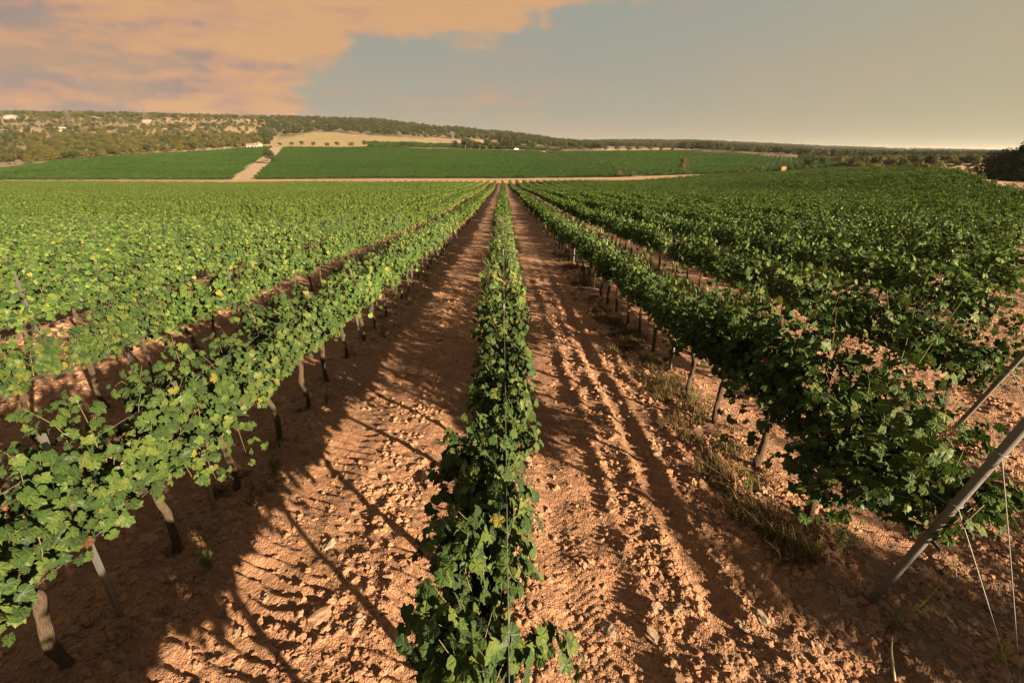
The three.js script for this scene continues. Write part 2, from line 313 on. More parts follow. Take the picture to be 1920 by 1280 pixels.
// ------------------------------------------------------------------ vine leaves
const LEAF_HALF = [[0, 1.0], [9, 0.84], [17, 0.80], [27, 0.73], [36, 0.80], [49, 0.93], [58, 0.80], [68, 0.76], [80, 0.67], [91, 0.74], [106, 0.80], [120, 0.70], [134, 0.64], [150, 0.60], [166, 0.42], [176, 0.14]];
function leafGeo(half, seed, bend) {
  const rng = rngOf(seed), pts = [];
  for (const [a, r] of half) pts.push([a, r * (0.92 + 0.16 * rng())]);
  for (let i = half.length - 1; i > 0; i--) pts.push([-half[i][0], half[i][1] * (0.92 + 0.16 * rng())]);
  const P = [], U = [], I = [], fold = 0.18 + 0.25 * rng(), curl = bend * (0.7 + 0.6 * rng()), tw = (rng() - 0.5) * 0.5;
  const put = (a, r) => {
    const t = a * Math.PI / 180, x = Math.sin(t) * r * 0.98, y = Math.cos(t) * r;
    const z = fold * Math.abs(x) * 0.55 - curl * (0.30 * y * Math.abs(y) + 0.42 * x * x) - 0.07 * Math.cos(t * 7.2) * r + tw * x * y;
    P.push(x, y, z); U.push(0.5 + x * 0.48, 0.5 + y * 0.48);
  };
  put(0, 0);
  const inner = half.length > 8;
  const n = pts.length;
  if (inner) for (const [a, r] of pts) put(a, r * 0.55);
  for (const [a, r] of pts) put(a, r);
  for (let i = 0; i < n; i++) {
    const j = (i + 1) % n; if (i === half.length - 1) continue;
    if (inner) { I.push(0, 1 + j, 1 + i, 1 + i, 1 + j, 1 + n + i, 1 + j, 1 + n + j, 1 + n + i); } else I.push(0, 1 + j, 1 + i);
  }
  const g = new THREE.BufferGeometry(); g.setAttribute('position', new THREE.Float32BufferAttribute(P, 3)); g.setAttribute('uv', new THREE.Float32BufferAttribute(U, 2)); g.setIndex(I); g.computeVertexNormals(); return g;
}
const nearLeaf = [11, 12, 13, 14, 15, 16, 17].map((s, i) => leafGeo(LEAF_HALF.filter((q, k) => ![2, 6, 7, 11, 13, 15].includes(k)), s, 0.7 + 0.2 * (i % 4)));
const MID_HALF = [[0, 1], [28, 0.72], [52, 0.92], [108, 0.78], [162, 0.48]];
const midLeaf = [21, 22, 23, 24].map((s, i) => leafGeo(MID_HALF, s, 0.7 + 0.25 * i));
const FAR_HALF = [[0, 1], [60, 0.85], [140, 0.7]];
const farLeaf = [31, 32, 33].map(s => leafGeo(FAR_HALF, s, 0.8));
const veinMap = noiseTex(256, (u, v) => {
  const x = (u - 0.5) / 0.48, y = (v - 0.5) / 0.48, r = Math.hypot(x, y), a = Math.atan2(x, y) * 180 / Math.PI; let k = 0;
  for (const b of [0, 49, -49, 106, -106]) { const da = (a - b) * Math.PI / 180; if (Math.abs(da) < 1) { const off = Math.abs(Math.sin(da)) * r, along = Math.cos(da) * r; k = Math.max(k, 1 - sstep(0.012, 0.035, off)); const side = Math.abs((along * 6.5 - off * 6.5) % 1 - 0.5); if (off < 0.3) k = Math.max(k, 0.5 * (1 - sstep(0.02, 0.09, side))); } }
  const n = 0.82 + 0.10 * N2(u * 9, v * 9) + 0.07 * N2(u * 28, v * 28);
  return [n + 0.16 * k, n + 0.12 * k, n + 0.05 * k];
}, true);
const leafBump = noiseTex(256, (u, v) => {
  const x = (u - 0.5) / 0.48, y = (v - 0.5) / 0.48, r = Math.hypot(x, y), a = Math.atan2(x, y) * 180 / Math.PI; let k = 0;
  for (const b of [0, 49, -49, 106, -106]) { const da = (a - b) * Math.PI / 180; if (Math.abs(da) < 1) k = Math.max(k, 1 - sstep(0.0, 0.09, Math.abs(Math.sin(da)) * r)); }
  return 0.6 - 0.5 * k + 0.35 * N2(u * 14, v * 14);
});
const LEAF = [[0.034, 0.068, 0.012], [0.050, 0.089, 0.015], [0.025, 0.053, 0.012], [0.070, 0.106, 0.019], [0.092, 0.121, 0.023], [0.150, 0.138, 0.020], [0.12, 0.058, 0.020]];
const leafOpts = { roughness: 0.95, transmission: 0.26, thickness: 0, specularIntensity: 0.25, clearcoat: 0.11, clearcoatRoughness: 0.36, side: THREE.DoubleSide };
const leafMats = LEAF.map(c => new THREE.MeshPhysicalMaterial({ ...leafOpts, color: col(c.map(q => q * 1.12)), map: veinMap, bumpMap: leafBump, bumpScale: 0.006 }));
const foliageMat = new THREE.MeshPhysicalMaterial({ ...leafOpts, vertexColors: true });
const farFoliageMat = new THREE.MeshPhysicalMaterial({ ...leafOpts, clearcoat: 0, specularIntensity: 0.1, vertexColors: true });
const veinedMat = new THREE.MeshPhysicalMaterial({ ...leafOpts, vertexColors: true, map: veinMap, bumpMap: leafBump, bumpScale: 0.006 });
const barkMap = noiseTex(256, (u, v) => { const n = 0.62 + 0.35 * tile(u, v * 0.25, 40, 3) + 0.2 * tile(u, v, 60, 8); return [n, n * 0.95, n * 0.88]; }, true);
const barkBump = noiseTex(256, (u, v) => 0.5 + 0.6 * tile(u, v * 0.2, 46, 13) + 0.2 * tile(u, v, 70, 1));
const barkMat = new THREE.MeshStandardMaterial({ map: barkMap, bumpMap: barkBump, bumpScale: 0.012, color: col([0.185, 0.13, 0.08]), roughness: 1 });
const caneMat = new THREE.MeshStandardMaterial({ color: col([0.10, 0.085, 0.03]), roughness: 0.9 });
const trunkFarMat = new THREE.MeshStandardMaterial({ color: col([0.24, 0.17, 0.105]), roughness: 1 });

const LEAN = V(sunDir.x, 0, sunDir.z).normalize();   // leaves turn their faces a little to the side the light mostly comes from
// one vine: trunk, cordon, shoots and the places of its leaves. x across the row, z along it
function makeVine(seed, o = {}) {
  const rng = rngOf(seed * 7919 + 13), R = (a, b) => a + (b - a) * rng(), wide = o.wide ?? 1, tall = o.tall ?? 1, dens = o.dens ?? 1;
  const lean = R(-0.07, 0.07), bow = R(-0.09, 0.09), ch = R(0.74, 0.84);
  const side = rng() < 0.5 ? -1 : 1;
  const trunk = limb([V(lean * 0.2, -0.12, 0), V(lean + R(-0.02, 0.02), 0.2, bow), V(lean * 0.6 + R(-0.02, 0.03), 0.45, bow * 0.7), V(R(-0.03, 0.03), ch - 0.09, side * 0.02), V(0, ch, side * 0.13)], [0.042, 0.033, 0.030, 0.033, 0.024].map(r => r * R(0.8, 1.2)), o.sides ?? 9, 0.28, rng);
  const cordon = limb([V(0, ch - 0.02, -0.48), V(R(-0.03, 0.03), ch + R(-0.02, 0.03), -0.22), V(0, ch - 0.01, side * 0.05), V(R(-0.03, 0.03), ch + R(-0.02, 0.03), 0.24), V(0, ch - 0.02, 0.48)], [0.012, 0.018, 0.024, 0.018, 0.011], Math.max(5, (o.sides ?? 9) - 2), 0.3, rng);
  const shoots = [], leaves = [], n = Math.round(R(15, 18) * (o.many ?? 1));
  const addLeaf = (p, out, size, up) => {
    const nrm = V(out.x * R(0.3, 1.0) + R(-0.6, 0.6), up + R(-0.5, 0.5), out.z * 0.5 + R(-0.75, 0.75)).addScaledVector(LEAN, 0.38).normalize();
    const tip = V(out.x * 0.8 + R(-0.4, 0.4), -0.75 + R(-0.3, 0.5), R(-0.6, 0.6)); tip.addScaledVector(nrm, -tip.dot(nrm)).normalize();
    const xa = V(0, 0, 0).crossVectors(tip, nrm).normalize();
    const m = new THREE.Matrix4().makeBasis(xa, tip, nrm); m.scale(V(size, size, size)); m.setPosition(p);
    const q = rng(), yel = o.yellow ?? 0.012;
    leaves.push({ m, tint: q < yel ? 5 : q < yel * 1.12 ? 6 : q < 0.30 ? 0 : q < 0.58 ? 1 : q < 0.74 ? 2 : q < 0.90 ? 3 : 4, kind: Math.floor(rng() * 12), y: p.y });
  };
  for (let i = 0; i < n; i++) {
    const z0 = -0.5 + (i + R(0.2, 0.8)) / n, s = rng() < 0.5 ? -1 : 1, hang = rng() < (o.hang ?? 0.16);
    const L = R((o.spiky ?? 0) > 0.2 ? 0.45 : 0.55, 0.92) * tall * (rng() < (o.spiky ?? 0.12) ? 1.38 : 1), x1 = s * R(0.02, 0.24) * wide, x2 = x1 + s * R(-0.08, 0.2) * wide, zt = z0 + R(-0.18, 0.18);
    const pts = hang ? [V(0, ch, z0), V(s * 0.14 * wide, ch + L * 0.45, z0 + R(-0.1, 0.1)), V(s * 0.32 * wide, ch + L * 0.42, zt), V(s * R(0.36, 0.5) * wide, ch + R(-0.1, 0.2), zt + R(-0.12, 0.12))]
      : [V(0, ch, z0), V(x1 * 0.6, ch + L * 0.35, (z0 + zt) / 2), V(x1, ch + L * 0.7, zt), V(x2, ch + L * R(0.9, 1.02), zt + R(-0.1, 0.1))];
    if (o.shoots !== false) shoots.push(limb(pts, [0.0045, 0.0035, 0.0026, 0.0014], 4, 0.05, rng));
    const curve = new THREE.CatmullRomCurve3(pts), nn = Math.round((hang ? 13 : 14) * dens);
    for (let k = 0; k < nn; k++) {
      const t = (k + rng() * 0.6) / nn, p = curve.getPoint(clamp(0.04 + t * 0.96)), sg = (k % 2 ? 1 : -1), size = R(0.062, 0.094) * (t > 0.88 ? 0.66 : 1) * (o.leaf ?? 1);
      const out = V(sg * R(0.5, 1), 0, R(-0.8, 0.8)).normalize();
      addLeaf(p.clone().addScaledVector(out, R(0.03, 0.10) * Math.sqrt(wide)).add(V(0, R(-0.02, 0.05), 0)), out, size, t > 0.6 ? 1.1 : 0.6);
      if (rng() < 0.86) { const o2 = V(Math.sign(p.x + R(-0.15, 0.15)) || 1, 0, R(-0.7, 0.7)).normalize(); addLeaf(p.clone().addScaledVector(o2, R(0.06, 0.17) * wide).add(V(0, R(-0.09, 0.04), R(-0.06, 0.06))), o2, R(0.055, 0.086) * (o.leaf ?? 1), 0.5); }
    }
  }
  return { trunk, cordon, shoots: shoots.length ? mergeGeometries(shoots) : null, leaves };
}
function foliageOf(leaves, geos, scale, every = 1, bark = [], keepUv = false) {
  const list = [], c = [0, 0, 0], m = new THREE.Matrix4(); let k = 0;
  for (const l of leaves) {
    if (k++ % every) continue;
    const g = geos[l.kind % geos.length].clone(); if (!keepUv) g.deleteAttribute('uv'); m.copy(l.m).scale(V(scale, scale, scale)); g.applyMatrix4(m);
    const b = LEAF[l.tint], q = 0.85 + 0.3 * ((k * 0.618) % 1); tint(g, [b[0] * q, b[1] * q, b[2] * q]); list.push(g);
  }
  for (const b of bark) { const g = b.clone(); g.deleteAttribute('uv'); tint(g, [0.22, 0.155, 0.095]); list.push(g); }
  return mergeGeometries(list);
}

// every vine's place, nearest first
const places = [];
const jitter = rngOf(77);
for (let k = -76; k <= 52; k++) {
  const off = jitter(), x = rowX(k);
  for (let d = k === 1 ? 3.34 : -9 + off; d < 211; d += 0.98) {
    const dd = d + (jitter() - 0.5) * 0.1, xx = x + (jitter() - 0.5) * 0.06 - (k === 0 && d < 3 ? 0.07 : 0), gap = jitter();
    if ((k !== 1 && xx > edgeX(dd) - 0.1) || (gap < 0.008 && dd > 14)) continue;
    const p = at(xx, dd), [px, py, zc] = pixelOf(V(xx, p.y + 1.1, -dd));
    const lim = 1.13 * zc + 2.2 + Math.max(0, 7 - dd) * 0.8;
    if (Math.abs(xx) > lim + (xx > 0 ? 3 : 0) || zc < -6) continue;
    const seen = (zc > 0.6 && px > -25 && px < 1945 && py < 1420) || (k === 0 && dd > -0.7 && dd < 3) || (k === -1 && dd > 0.2 && dd < 3);
    places.push({ k, x: xx, d: dd, p, zc, px, py, seen });
  }
}
places.sort((a, b) => (b.seen - a.seen) || a.zc - b.zc);
console.log('vines', places.length, 'seen', places.filter(p => p.seen).length);

const ORD = ['first', 'second', 'third', 'fourth', 'fifth', 'sixth', 'seventh', 'eighth', 'ninth', 'tenth', 'eleventh', 'twelfth'];
function rowName(k) { return k === 0 ? 'the centre row' : k === -1 ? 'the row just left of the centre row' : k === 1 ? 'the row just right of the centre row' : `the ${ORD[Math.abs(k) - 1] || 'far'} row ${k < 0 ? 'left' : 'right'} of centre`; }
const N_SINGLE = 300, single = places.slice(0, N_SINGLE), rest = places.slice(N_SINGLE), perRow = new Map();
for (const s of single) { if (!perRow.has(s.k)) perRow.set(s.k, []); perRow.get(s.k).push(s); }
for (const l of perRow.values()) l.sort((a, b) => a.d - b.d).forEach((s, i) => { s.order = i; });

// shared variants for vines too far to tell their leaves apart
const variants = []; for (let i = 0; i < 14; i++) { const v = makeVine(500 + i, { sides: 7, leaf: 0.86, dens: 1.12, spiky: i % 2 ? 0.28 : 0.12, tall: 0.92 + 0.02 * (i % 9), hang: 0.16 + 0.02 * (i % 6), wide: 1.15, yellow: i % 5 === 0 ? 0.04 : 0.008 }); v.foliage = foliageOf(v.leaves, midLeaf, 1.08); variants.push(v); }
// colour and build of single vines that stand out
function special(s) {
  if (s.k === 0) { if (s.d < 1.5) return { wide: 0.5, hang: 0, tall: 0.74, dens: 1.2, spiky: 0.03 }; if (s.d < 2.9) return { wide: 0.85, hang: 0.2, tall: 0.8, dens: 1.4, spiky: 0.03 }; if (s.d > 9 && s.d < 10.1) return { wide: 1.1, yellow: 0.55, tall: 0.95, look: 'yellowing' }; if (s.d > 10.1 && s.d < 12.5) return { wide: 1.3, hang: 0.3 }; return { wide: 0.72, hang: 0.03, tall: 0.8, dens: 1.2, spiky: 0.03 }; }
  if (s.k === 1) return { wide: s.d < 4 ? 1.35 : 1.05, tall: s.d < 6 ? 1.3 : 1.0, hang: s.d < 4 ? 0.35 : 0.1, yellow: 0.003, dens: s.d < 6 ? 1.45 : 1.3, many: s.d < 6 ? 1.4 : 1.1, spiky: 0.3 };
  if (s.k === -1) return { wide: 1.08, tall: 1.02, hang: 0.22, yellow: 0.02, dens: 1.3 };
  if (s.k < -1 && Math.abs(Math.sin(s.d * 12.9 + s.k * 3.1)) < 0.22) return { wide: 0.8, tall: 0.72, hang: 0.1, dens: 0.6, yellow: 0.05 };
  return { wide: 1.08, tall: s.k > 0 ? 1.1 : 1.0, hang: 0.25, dens: 1.2, spiky: s.k > 0 ? 0.3 : 0.1, yellow: s.k < 0 ? 0.02 : 0.005 };
}
let nLeafParts = 0;
single.forEach((s, i) => {
  const sp = special(s), where = rowName(s.k);
  const far = s.order >= 12;
  const label = sp.look ? 'yellowing grapevine among green ones in the centre row' : far ? `green grapevine well along ${where}` : s.order === 0 ? `green grapevine nearest the camera in ${where}` : `green grapevine, ${ORD[s.order]} from the photo's edge in ${where}`;
  const o = thing('grapevine', label, 'grapevine', s.p, (jitter() - 0.5) * 0.12, far ? `grapevines well along ${where}` : 'grapevines trained along the rows');
  const sc = 0.95 + 0.1 * jitter(); 
  if (s.zc < 7.6) {
    sp.leaf = 0.78; sp.dens = (sp.dens ?? 1) * 1.4; const v = makeVine(9000 + i * 3, sp);
    if (s.k === 1 && s.order === 0) { // the end vine's long arm reaches on towards the end post
      o.rotation.y = 0; const arm = makeVine(31337, { ...sp, many: 1.0, tall: 1.0, hang: 0.5 }), mv = new THREE.Matrix4().makeTranslation(0.05, -0.02, 0.6);
      for (const l of arm.leaves) { l.m.premultiply(mv); v.leaves.push(l); } v.shoots = mergeGeometries([v.shoots, arm.shoots.applyMatrix4(mv)]); v.cordon = mergeGeometries([v.cordon, arm.cordon.applyMatrix4(mv)]);
    }
    part('trunk', v.trunk, barkMat, o); part('cordon', v.cordon, barkMat, o); part('shoots', v.shoots, caneMat, o);
    // the leaves that show largest singly, the rest joined
    const flip = 1, toEye = V(-s.p.x * flip, EYE - s.p.y - 1.2, s.p.z * -flip).normalize();
    v.leaves.forEach(l => { const e = l.m.elements; l.rank = e[12] * toEye.x + e[13] * toEye.y * 1.2 + e[14] * toEye.z; });
    v.leaves.sort((a, b) => b.rank - a.rank);
    const own = v.leaves.slice(0, 290), others = v.leaves.slice(290);
    for (const l of own) {
      const m = new THREE.Mesh(nearLeaf[l.kind % nearLeaf.length], leafMats[l.tint]); m.name = 'leaf'; m.castShadow = m.receiveShadow = true;
      l.m.decompose(m.position, m.quaternion, m.scale); o.add(m); nLeafParts++;
    }
    if (others.length) part('foliage', foliageOf(others, s.zc < 4.2 ? nearLeaf : midLeaf, 1, 1, [], true), veinedMat, o).userData.kind = 'stuff';
  } else {
    const v = sp.look ? makeVine(4242, sp) : variants[(i * 5 + s.k * 3 + 70) % variants.length];
    if (sp.look) v.foliage = foliageOf(v.leaves, midLeaf, 1.05);
    part('trunk', v.trunk, barkMat, o); part('cordon', v.cordon, barkMat, o); part('shoots', v.shoots, caneMat, o);
    const f = part('foliage', v.foliage, foliageMat, o); f.userData.kind = 'stuff';
    f.scale.set((s.k === 0 ? 0.8 : Math.abs(s.k) < 3 ? 0.86 : 1.0) * sc * (sp.dens < 0.8 ? 0.7 : 1), s.k > 1 ? 1.05 : s.k === 0 ? 0.88 : sp.dens < 0.8 ? 0.8 : 0.98, 1.05);
  }
});
console.log('leaf parts', nLeafParts);
{ // the thousands of vines further off
  const g = new THREE.Group(); g.name = 'distant_grapevines'; g.userData = { kind: 'stuff', label: 'endless rows of green grapevines filling the vineyard to the far track', category: 'grapevines' };
  const lod = [], K = 6;
  for (let i = 0; i < K; i++) { const v = makeVine(700 + i, { sides: 5, leaf: 0.86, dens: 1.2, shoots: false, hang: 0.15, tall: 0.95 + 0.03 * i, yellow: i === 2 ? 0.05 : 0.01 }); lod.push(foliageOf(v.leaves, midLeaf, 1.1, 1, [v.trunk, v.cordon]), foliageOf(v.leaves, farLeaf, 1.75, 3, [v.trunk])); }
  const lists = lod.map(() => []), q = rngOf(5);
  rest.forEach(s => { const near = s.zc < 45 ? 0 : 1; lists[Math.floor(q() * K) * 2 + near].push(s); });
  const m = new THREE.Matrix4(), qt = new THREE.Quaternion(), up = V(0, 1, 0), c = new THREE.Color();
  lists.forEach((l, i) => {
    const im = new THREE.InstancedMesh(lod[i], farFoliageMat, l.length); im.name = 'vine_mass'; im.castShadow = im.receiveShadow = true; im.userData.kind = 'stuff';
    l.forEach((s, j) => {
      const sc = 0.92 + 0.18 * q(), patch = 1 + 0.22 * fbm(s.x * 0.03, s.d * 0.03, 3, 2.2) + 0.16 * (q() - 0.5), yel = s.k < 0 ? 1.10 : 0.98;
      m.compose(s.p, qt.setFromAxisAngle(up, (q() - 0.5) * 0.3), V(sc * (0.85 + 0.35 * q()), sc * (s.k > 0 ? 1.04 : 0.96), 1.04)); im.setMatrixAt(j, m);
      im.setColorAt(j, c.setRGB(patch * yel, patch, patch));
    });
    g.add(im);
  });
  scene.add(g);
}

// ------------------------------------------------------------------ posts and wires
const steelMat = new THREE.MeshStandardMaterial({ color: col([0.26, 0.25, 0.23]), metalness: 0.85, roughness: 0.5, bumpMap: soilBump, bumpScale: 0.002 });
const wireMat = new THREE.MeshStandardMaterial({ color: col([0.16, 0.155, 0.145]), metalness: 0.4, roughness: 0.55 });
const postGeo = (() => { const s = new THREE.Shape(); s.moveTo(-0.026, -0.017); s.lineTo(0.026, -0.017); s.lineTo(0.026, 0.017); s.lineTo(0.020, 0.017); s.lineTo(0.020, -0.011); s.lineTo(-0.020, -0.011); s.lineTo(-0.020, 0.017); s.lineTo(-0.026, 0.017); s.closePath(); const g = new THREE.ExtrudeGeometry(s, { depth: 2.05, bevelEnabled: true, bevelSize: 0.001, bevelThickness: 0.002, bevelSegments: 1 }); g.rotateX(-Math.PI / 2); g.translate(0, -0.3, 0); g.scale(0.62, 1, 0.7); return g; })();
const hookGeo = (() => { const g = new THREE.TorusGeometry(0.014, 0.003, 5, 9, Math.PI * 1.4); g.rotateY(Math.PI / 2); return g; })();
const postRows = { '-1': [3.72, 2.5, 8.75, 14.6, 20.5], '-2': [6.7, 9.75, 15.6], '-3': [8.3, 14.0, 19.8], '1': [7.3, 13.1, 19], '2': [9.9, 15.7, 21.6], '3': [9.2, 15.2], '0': [6.4, 12.3, 18.2] };
const prng = rngOf(31), farPosts = [];
let nPost = 0;
for (let k = -40; k <= 34; k++) {
  const list = postRows[k] || []; if (!list.length) { const o = 3 + prng() * 5.8; for (let d = o; d < 120; d += 5.88) list.push(d); } else for (let d = list[list.length - 1] + 5.88; d < 120; d += 5.88) list.push(d);
  list.forEach((d, j) => {
    const x = rowX(k) + 0.03; if (x > edgeX(d) - 0.4) return; const p = at(x, d), [px, py, zc] = pixelOf(V(x, p.y + 1.7, -d)); if (zc < 1 || px < -20 || px > 1940) return;
    const h = 0.80 + 0.15 * prng(), tilt = (prng() - 0.5) * 0.06;
    if (zc < 26) {
      const o = thing('trellis_post', j < 4 ? `thin grey steel trellis post, ${ORD[j]} one along ${rowName(k)}` : `thin grey steel trellis post farther along ${rowName(k)}`, 'post', p, Math.PI / 2, 'steel posts along the vine rows');
      const b = part('profile', postGeo, steelMat, o); b.scale.y = h; b.rotation.z = tilt;
      if (zc < 12) for (const y of [0.82, 1.2, 1.55]) part('hook', hookGeo, wireMat, o).position.set(0.03, y * h, 0.02);
      nPost++;
    } else farPosts.push([p, h, tilt]);
  });
}
{
  const im = new THREE.InstancedMesh(postGeo, steelMat, farPosts.length), m = new THREE.Matrix4(), q = new THREE.Quaternion(), e = new THREE.Euler(); im.name = 'distant_posts'; im.userData = { kind: 'stuff', label: 'grey steel posts showing above the distant vine rows', category: 'posts' }; im.castShadow = im.receiveShadow = true;
  farPosts.forEach(([p, h, t], i) => { m.compose(p, q.setFromEuler(e.set(0, Math.PI / 2, t)), V(1, h, 1)); im.setMatrixAt(i, m); }); scene.add(im);
}
for (let k = -3; k <= 3; k++) {
  const d0 = [0, 1, 2, 3].includes(k) ? [0.4, 2.2, 4.9, 7.4][k] : -3, o = thing('trellis_wire', `thin steel wires strung along ${rowName(k)}`, 'wire', V(0, 0, 0), 0, 'wires of the vine trellis');
  for (const h of [0.80, 1.16, 1.48]) {
    const pts = []; for (let d = d0; d < 40; d += 1.5) pts.push(V(rowX(k) + 0.03, baseHeight(rowX(k), d) + h + 0.012 * Math.sin(d * 1.3), -d));
    part('strand', new THREE.TubeGeometry(new THREE.CatmullRomCurve3(pts), 90, 0.0022, 4), wireMat, o);
  }
}
// leaning end posts with their guy wires
function endPost(base, top, anchor, label) {
  const o = thing('end_post', label, 'post', base, 0, 'leaning end posts'), v = top.clone().sub(base), L = v.length();
  const g = new THREE.CylinderGeometry(0.028, 0.029, L + 0.3, 18, 8); g.translate(0, L / 2 - 0.15, 0); const m = part('pole', g, galvMat, o); m.quaternion.setFromUnitVectors(V(0, 1, 0), v.clone().normalize());
  const cap = new THREE.CylinderGeometry(0.031, 0.031, 0.025, 18); cap.translate(0, L + 0.012, 0); const cm = part('cap', cap, steelMat, o); cm.quaternion.copy(m.quaternion);
  const a = anchor.clone().sub(base);
  for (const t of [0.62, 0.86]) {
    const s = v.clone().multiplyScalar(t), mid = s.clone().lerp(a, 0.5).add(V(0.02, -0.02, 0));
    part('guy_wire', new THREE.TubeGeometry(new THREE.QuadraticBezierCurve3(s, mid, a), 24, 0.0028, 5), wireMat, o);
    const r = new THREE.TorusGeometry(0.033, 0.004, 6, 18); r.rotateX(Math.PI / 2); const rm = part('tie', r, wireMat, o); rm.position.copy(s); rm.quaternion.copy(m.quaternion);
  }
  return o;
}
const galvMat = new THREE.MeshStandardMaterial({ color: col([0.13, 0.125, 0.11]), metalness: 0.3, roughness: 0.7, bumpMap: soilBump, bumpScale: 0.002 });
endPost(at(3.02, 2.6), at(3.0, 2.17, 1.95), at(3.3, 1.72, -0.02), 'leaning grey end post beside the bare corner of soil');
endPost(at(6.1, 5.14), at(6.0, 4.55, 1.75), at(6.3, 3.9, -0.02), 'leaning grey end post of the second row, partly behind leaves');

// ------------------------------------------------------------------ stones, clods and weeds
const crownMat = new THREE.MeshPhysicalMaterial({ roughness: 1, vertexColors: true, specularIntensity: 0.15, transmission: 0.15, thickness: 0, side: THREE.DoubleSide });
function lump(seed, detail, flat, rough) {
  const g0 = new THREE.IcosahedronGeometry(1, detail), p = g0.attributes.position, s = seed * 3.7;
  for (let i = 0; i < p.count; i++) { const v = V(p.getX(i), p.getY(i), p.getZ(i)), n = 1 + rough * (perlin.noise(v.x * 1.3 + s, v.y * 1.3, v.z * 1.3) + 0.6 * perlin.noise(v.x * 3 + s, v.y * 3, v.z * 3) + 0.4 * perlin.noise(v.x * 6 + s, v.y * 6, v.z * 6)); v.multiplyScalar(n); p.setXYZ(i, v.x, v.y * flat, v.z); }
  g0.computeVertexNormals(); return g0;
}
const clodGeos = [1, 2, 3, 4].map(s => lump(s, 2, 0.72, 0.6)), stoneGeos = [11, 12, 13, 14, 15].map(s => lump(s, 2, 0.5, 0.75));
const clodMat = new THREE.MeshStandardMaterial({ color: col([0.29, 0.155, 0.083]), roughness: 1, bumpMap: soilBump, bumpScale: 0.004 });
{
  const rng = rngOf(1234), lists = clodGeos.map(() => []);
  for (let i = 0; i < 460000; i++) {
    const d = 0.2 + 15.8 * rng() ** 1.5, x = (rng() * 2 - 1) * (1.07 * d + 1.8); const z = zones(x, d), pick = rng(), sz = rng();
    const w = 0.10 + 0.45 * clamp(z.clod) * (0.25 + 1.3 * sstep(-0.1, 0.4, N2(x * 1.6, d * 1.6, 9.9))) + 0.10 * z.row;
    if (pick > w) { for (let k = 0; k < 3; k++) rng(); continue; }
    const r = (0.0045 + 0.030 * sz ** 6.5) * (z.clod > 0.4 ? 1.1 : 0.85), k = Math.floor(rng() * 4); if (r < 0.0016 * d) { rng(); rng(); continue; }
    lists[k].push([x, d, r, rng() * 6.28, rng()]);
  }
  const g = new THREE.Group(); g.name = 'soil_clods'; g.userData = { kind: 'stuff', label: 'crumbled reddish clods of tilled soil between the vine rows', category: 'soil' };
  const m = new THREE.Matrix4(), q = new THREE.Quaternion(), e = new THREE.Euler(), c = new THREE.Color(); let n = 0;
  lists.forEach((l, k) => {
    const im = new THREE.InstancedMesh(clodGeos[k], clodMat, l.length); im.name = 'clod_mass'; im.castShadow = im.receiveShadow = true; im.userData.kind = 'stuff'; n += l.length;
    l.forEach(([x, d, r, a, b], i) => { m.compose(at(x, d, r * 0.05), q.setFromEuler(e.set(b * 0.8 - 0.4, a, b * 0.5 - 0.25)), V(r * (0.9 + 0.4 * b), r * (0.75 + 0.4 * b), r)); im.setMatrixAt(i, m); const t = 0.88 + 0.26 * b; im.setColorAt(i, c.setRGB(t, t * (0.97 + 0.06 * (a % 1)), t)); });
    g.add(im);
  });
  scene.add(g); console.log('clods', n);
}
{
  const rng = rngOf(99), mats = [[0.29, 0.17, 0.10], [0.27, 0.18, 0.115], [0.26, 0.145, 0.083], [0.29, 0.215, 0.145]].map(c => new THREE.MeshStandardMaterial({ color: col(c), roughness: 0.95, bumpMap: soilBump, bumpScale: 0.006 }));
  const put = (x, d, r, k, mi, label) => { const m = new THREE.Mesh(stoneGeos[k], mats[mi]); m.name = numbered('stone'); m.position.copy(at(x, d, r * 0.12)); m.rotation.set(rng() * 0.4 - 0.2, rng() * 6.28, rng() * 0.4 - 0.2); m.scale.set(r * (1 + 0.6 * rng()), r * (0.8 + 0.4 * rng()), r); m.castShadow = m.receiveShadow = true; m.userData = { label, category: 'stone', group: 'stones lying on the soil' }; scene.add(m); };
  put(-0.86, 4.28, 0.10, 0, 0, 'large flat reddish stone in the alley left of the centre row');
  put(-1.28, 3.6, 0.07, 1, 2, 'rounded reddish stone below the large flat one in the left alley');
  put(-1.45, 2.52, 0.07, 2, 0, 'brown stone near the bottom of the left alley');
  put(2.63, 3.52, 0.055, 3, 1, 'pale rounded stone left of a trunk in the row right of centre');
  put(1.98, 2.42, 0.05, 4, 3, 'pale angular stone in the lower right alley');
  for (let i = 0; i < 130; i++) { const d = 1.9 + 8 * rng() ** 1.7, x = (rng() * 2 - 1) * (0.9 * d + 1.2), k = Math.floor(rng() * 5), mi = Math.floor(rng() * 4), r = 0.02 + 0.035 * rng() ** 2; const z = zones(x, d), where = z.out > 0.3 ? 'on the bare headland corner' : z.row > 0.35 ? `under ${rowName(Math.round((x - ROW0) / PITCHROW))}` : z.al === -1 ? 'in the alley left of the centre row' : z.al === 0 ? 'in the alley right of the centre row' : z.al < 0 ? 'in an alley farther left' : 'in an alley farther right'; put(x, d, r, k, mi, `${r > 0.035 ? 'larger' : r > 0.026 ? 'middling' : 'small'} ${['reddish', 'buff', 'brown', 'pale'][mi]} stone ${d < 3 ? 'close by' : d < 5 ? 'midway' : 'far'} ${where}`); }
}
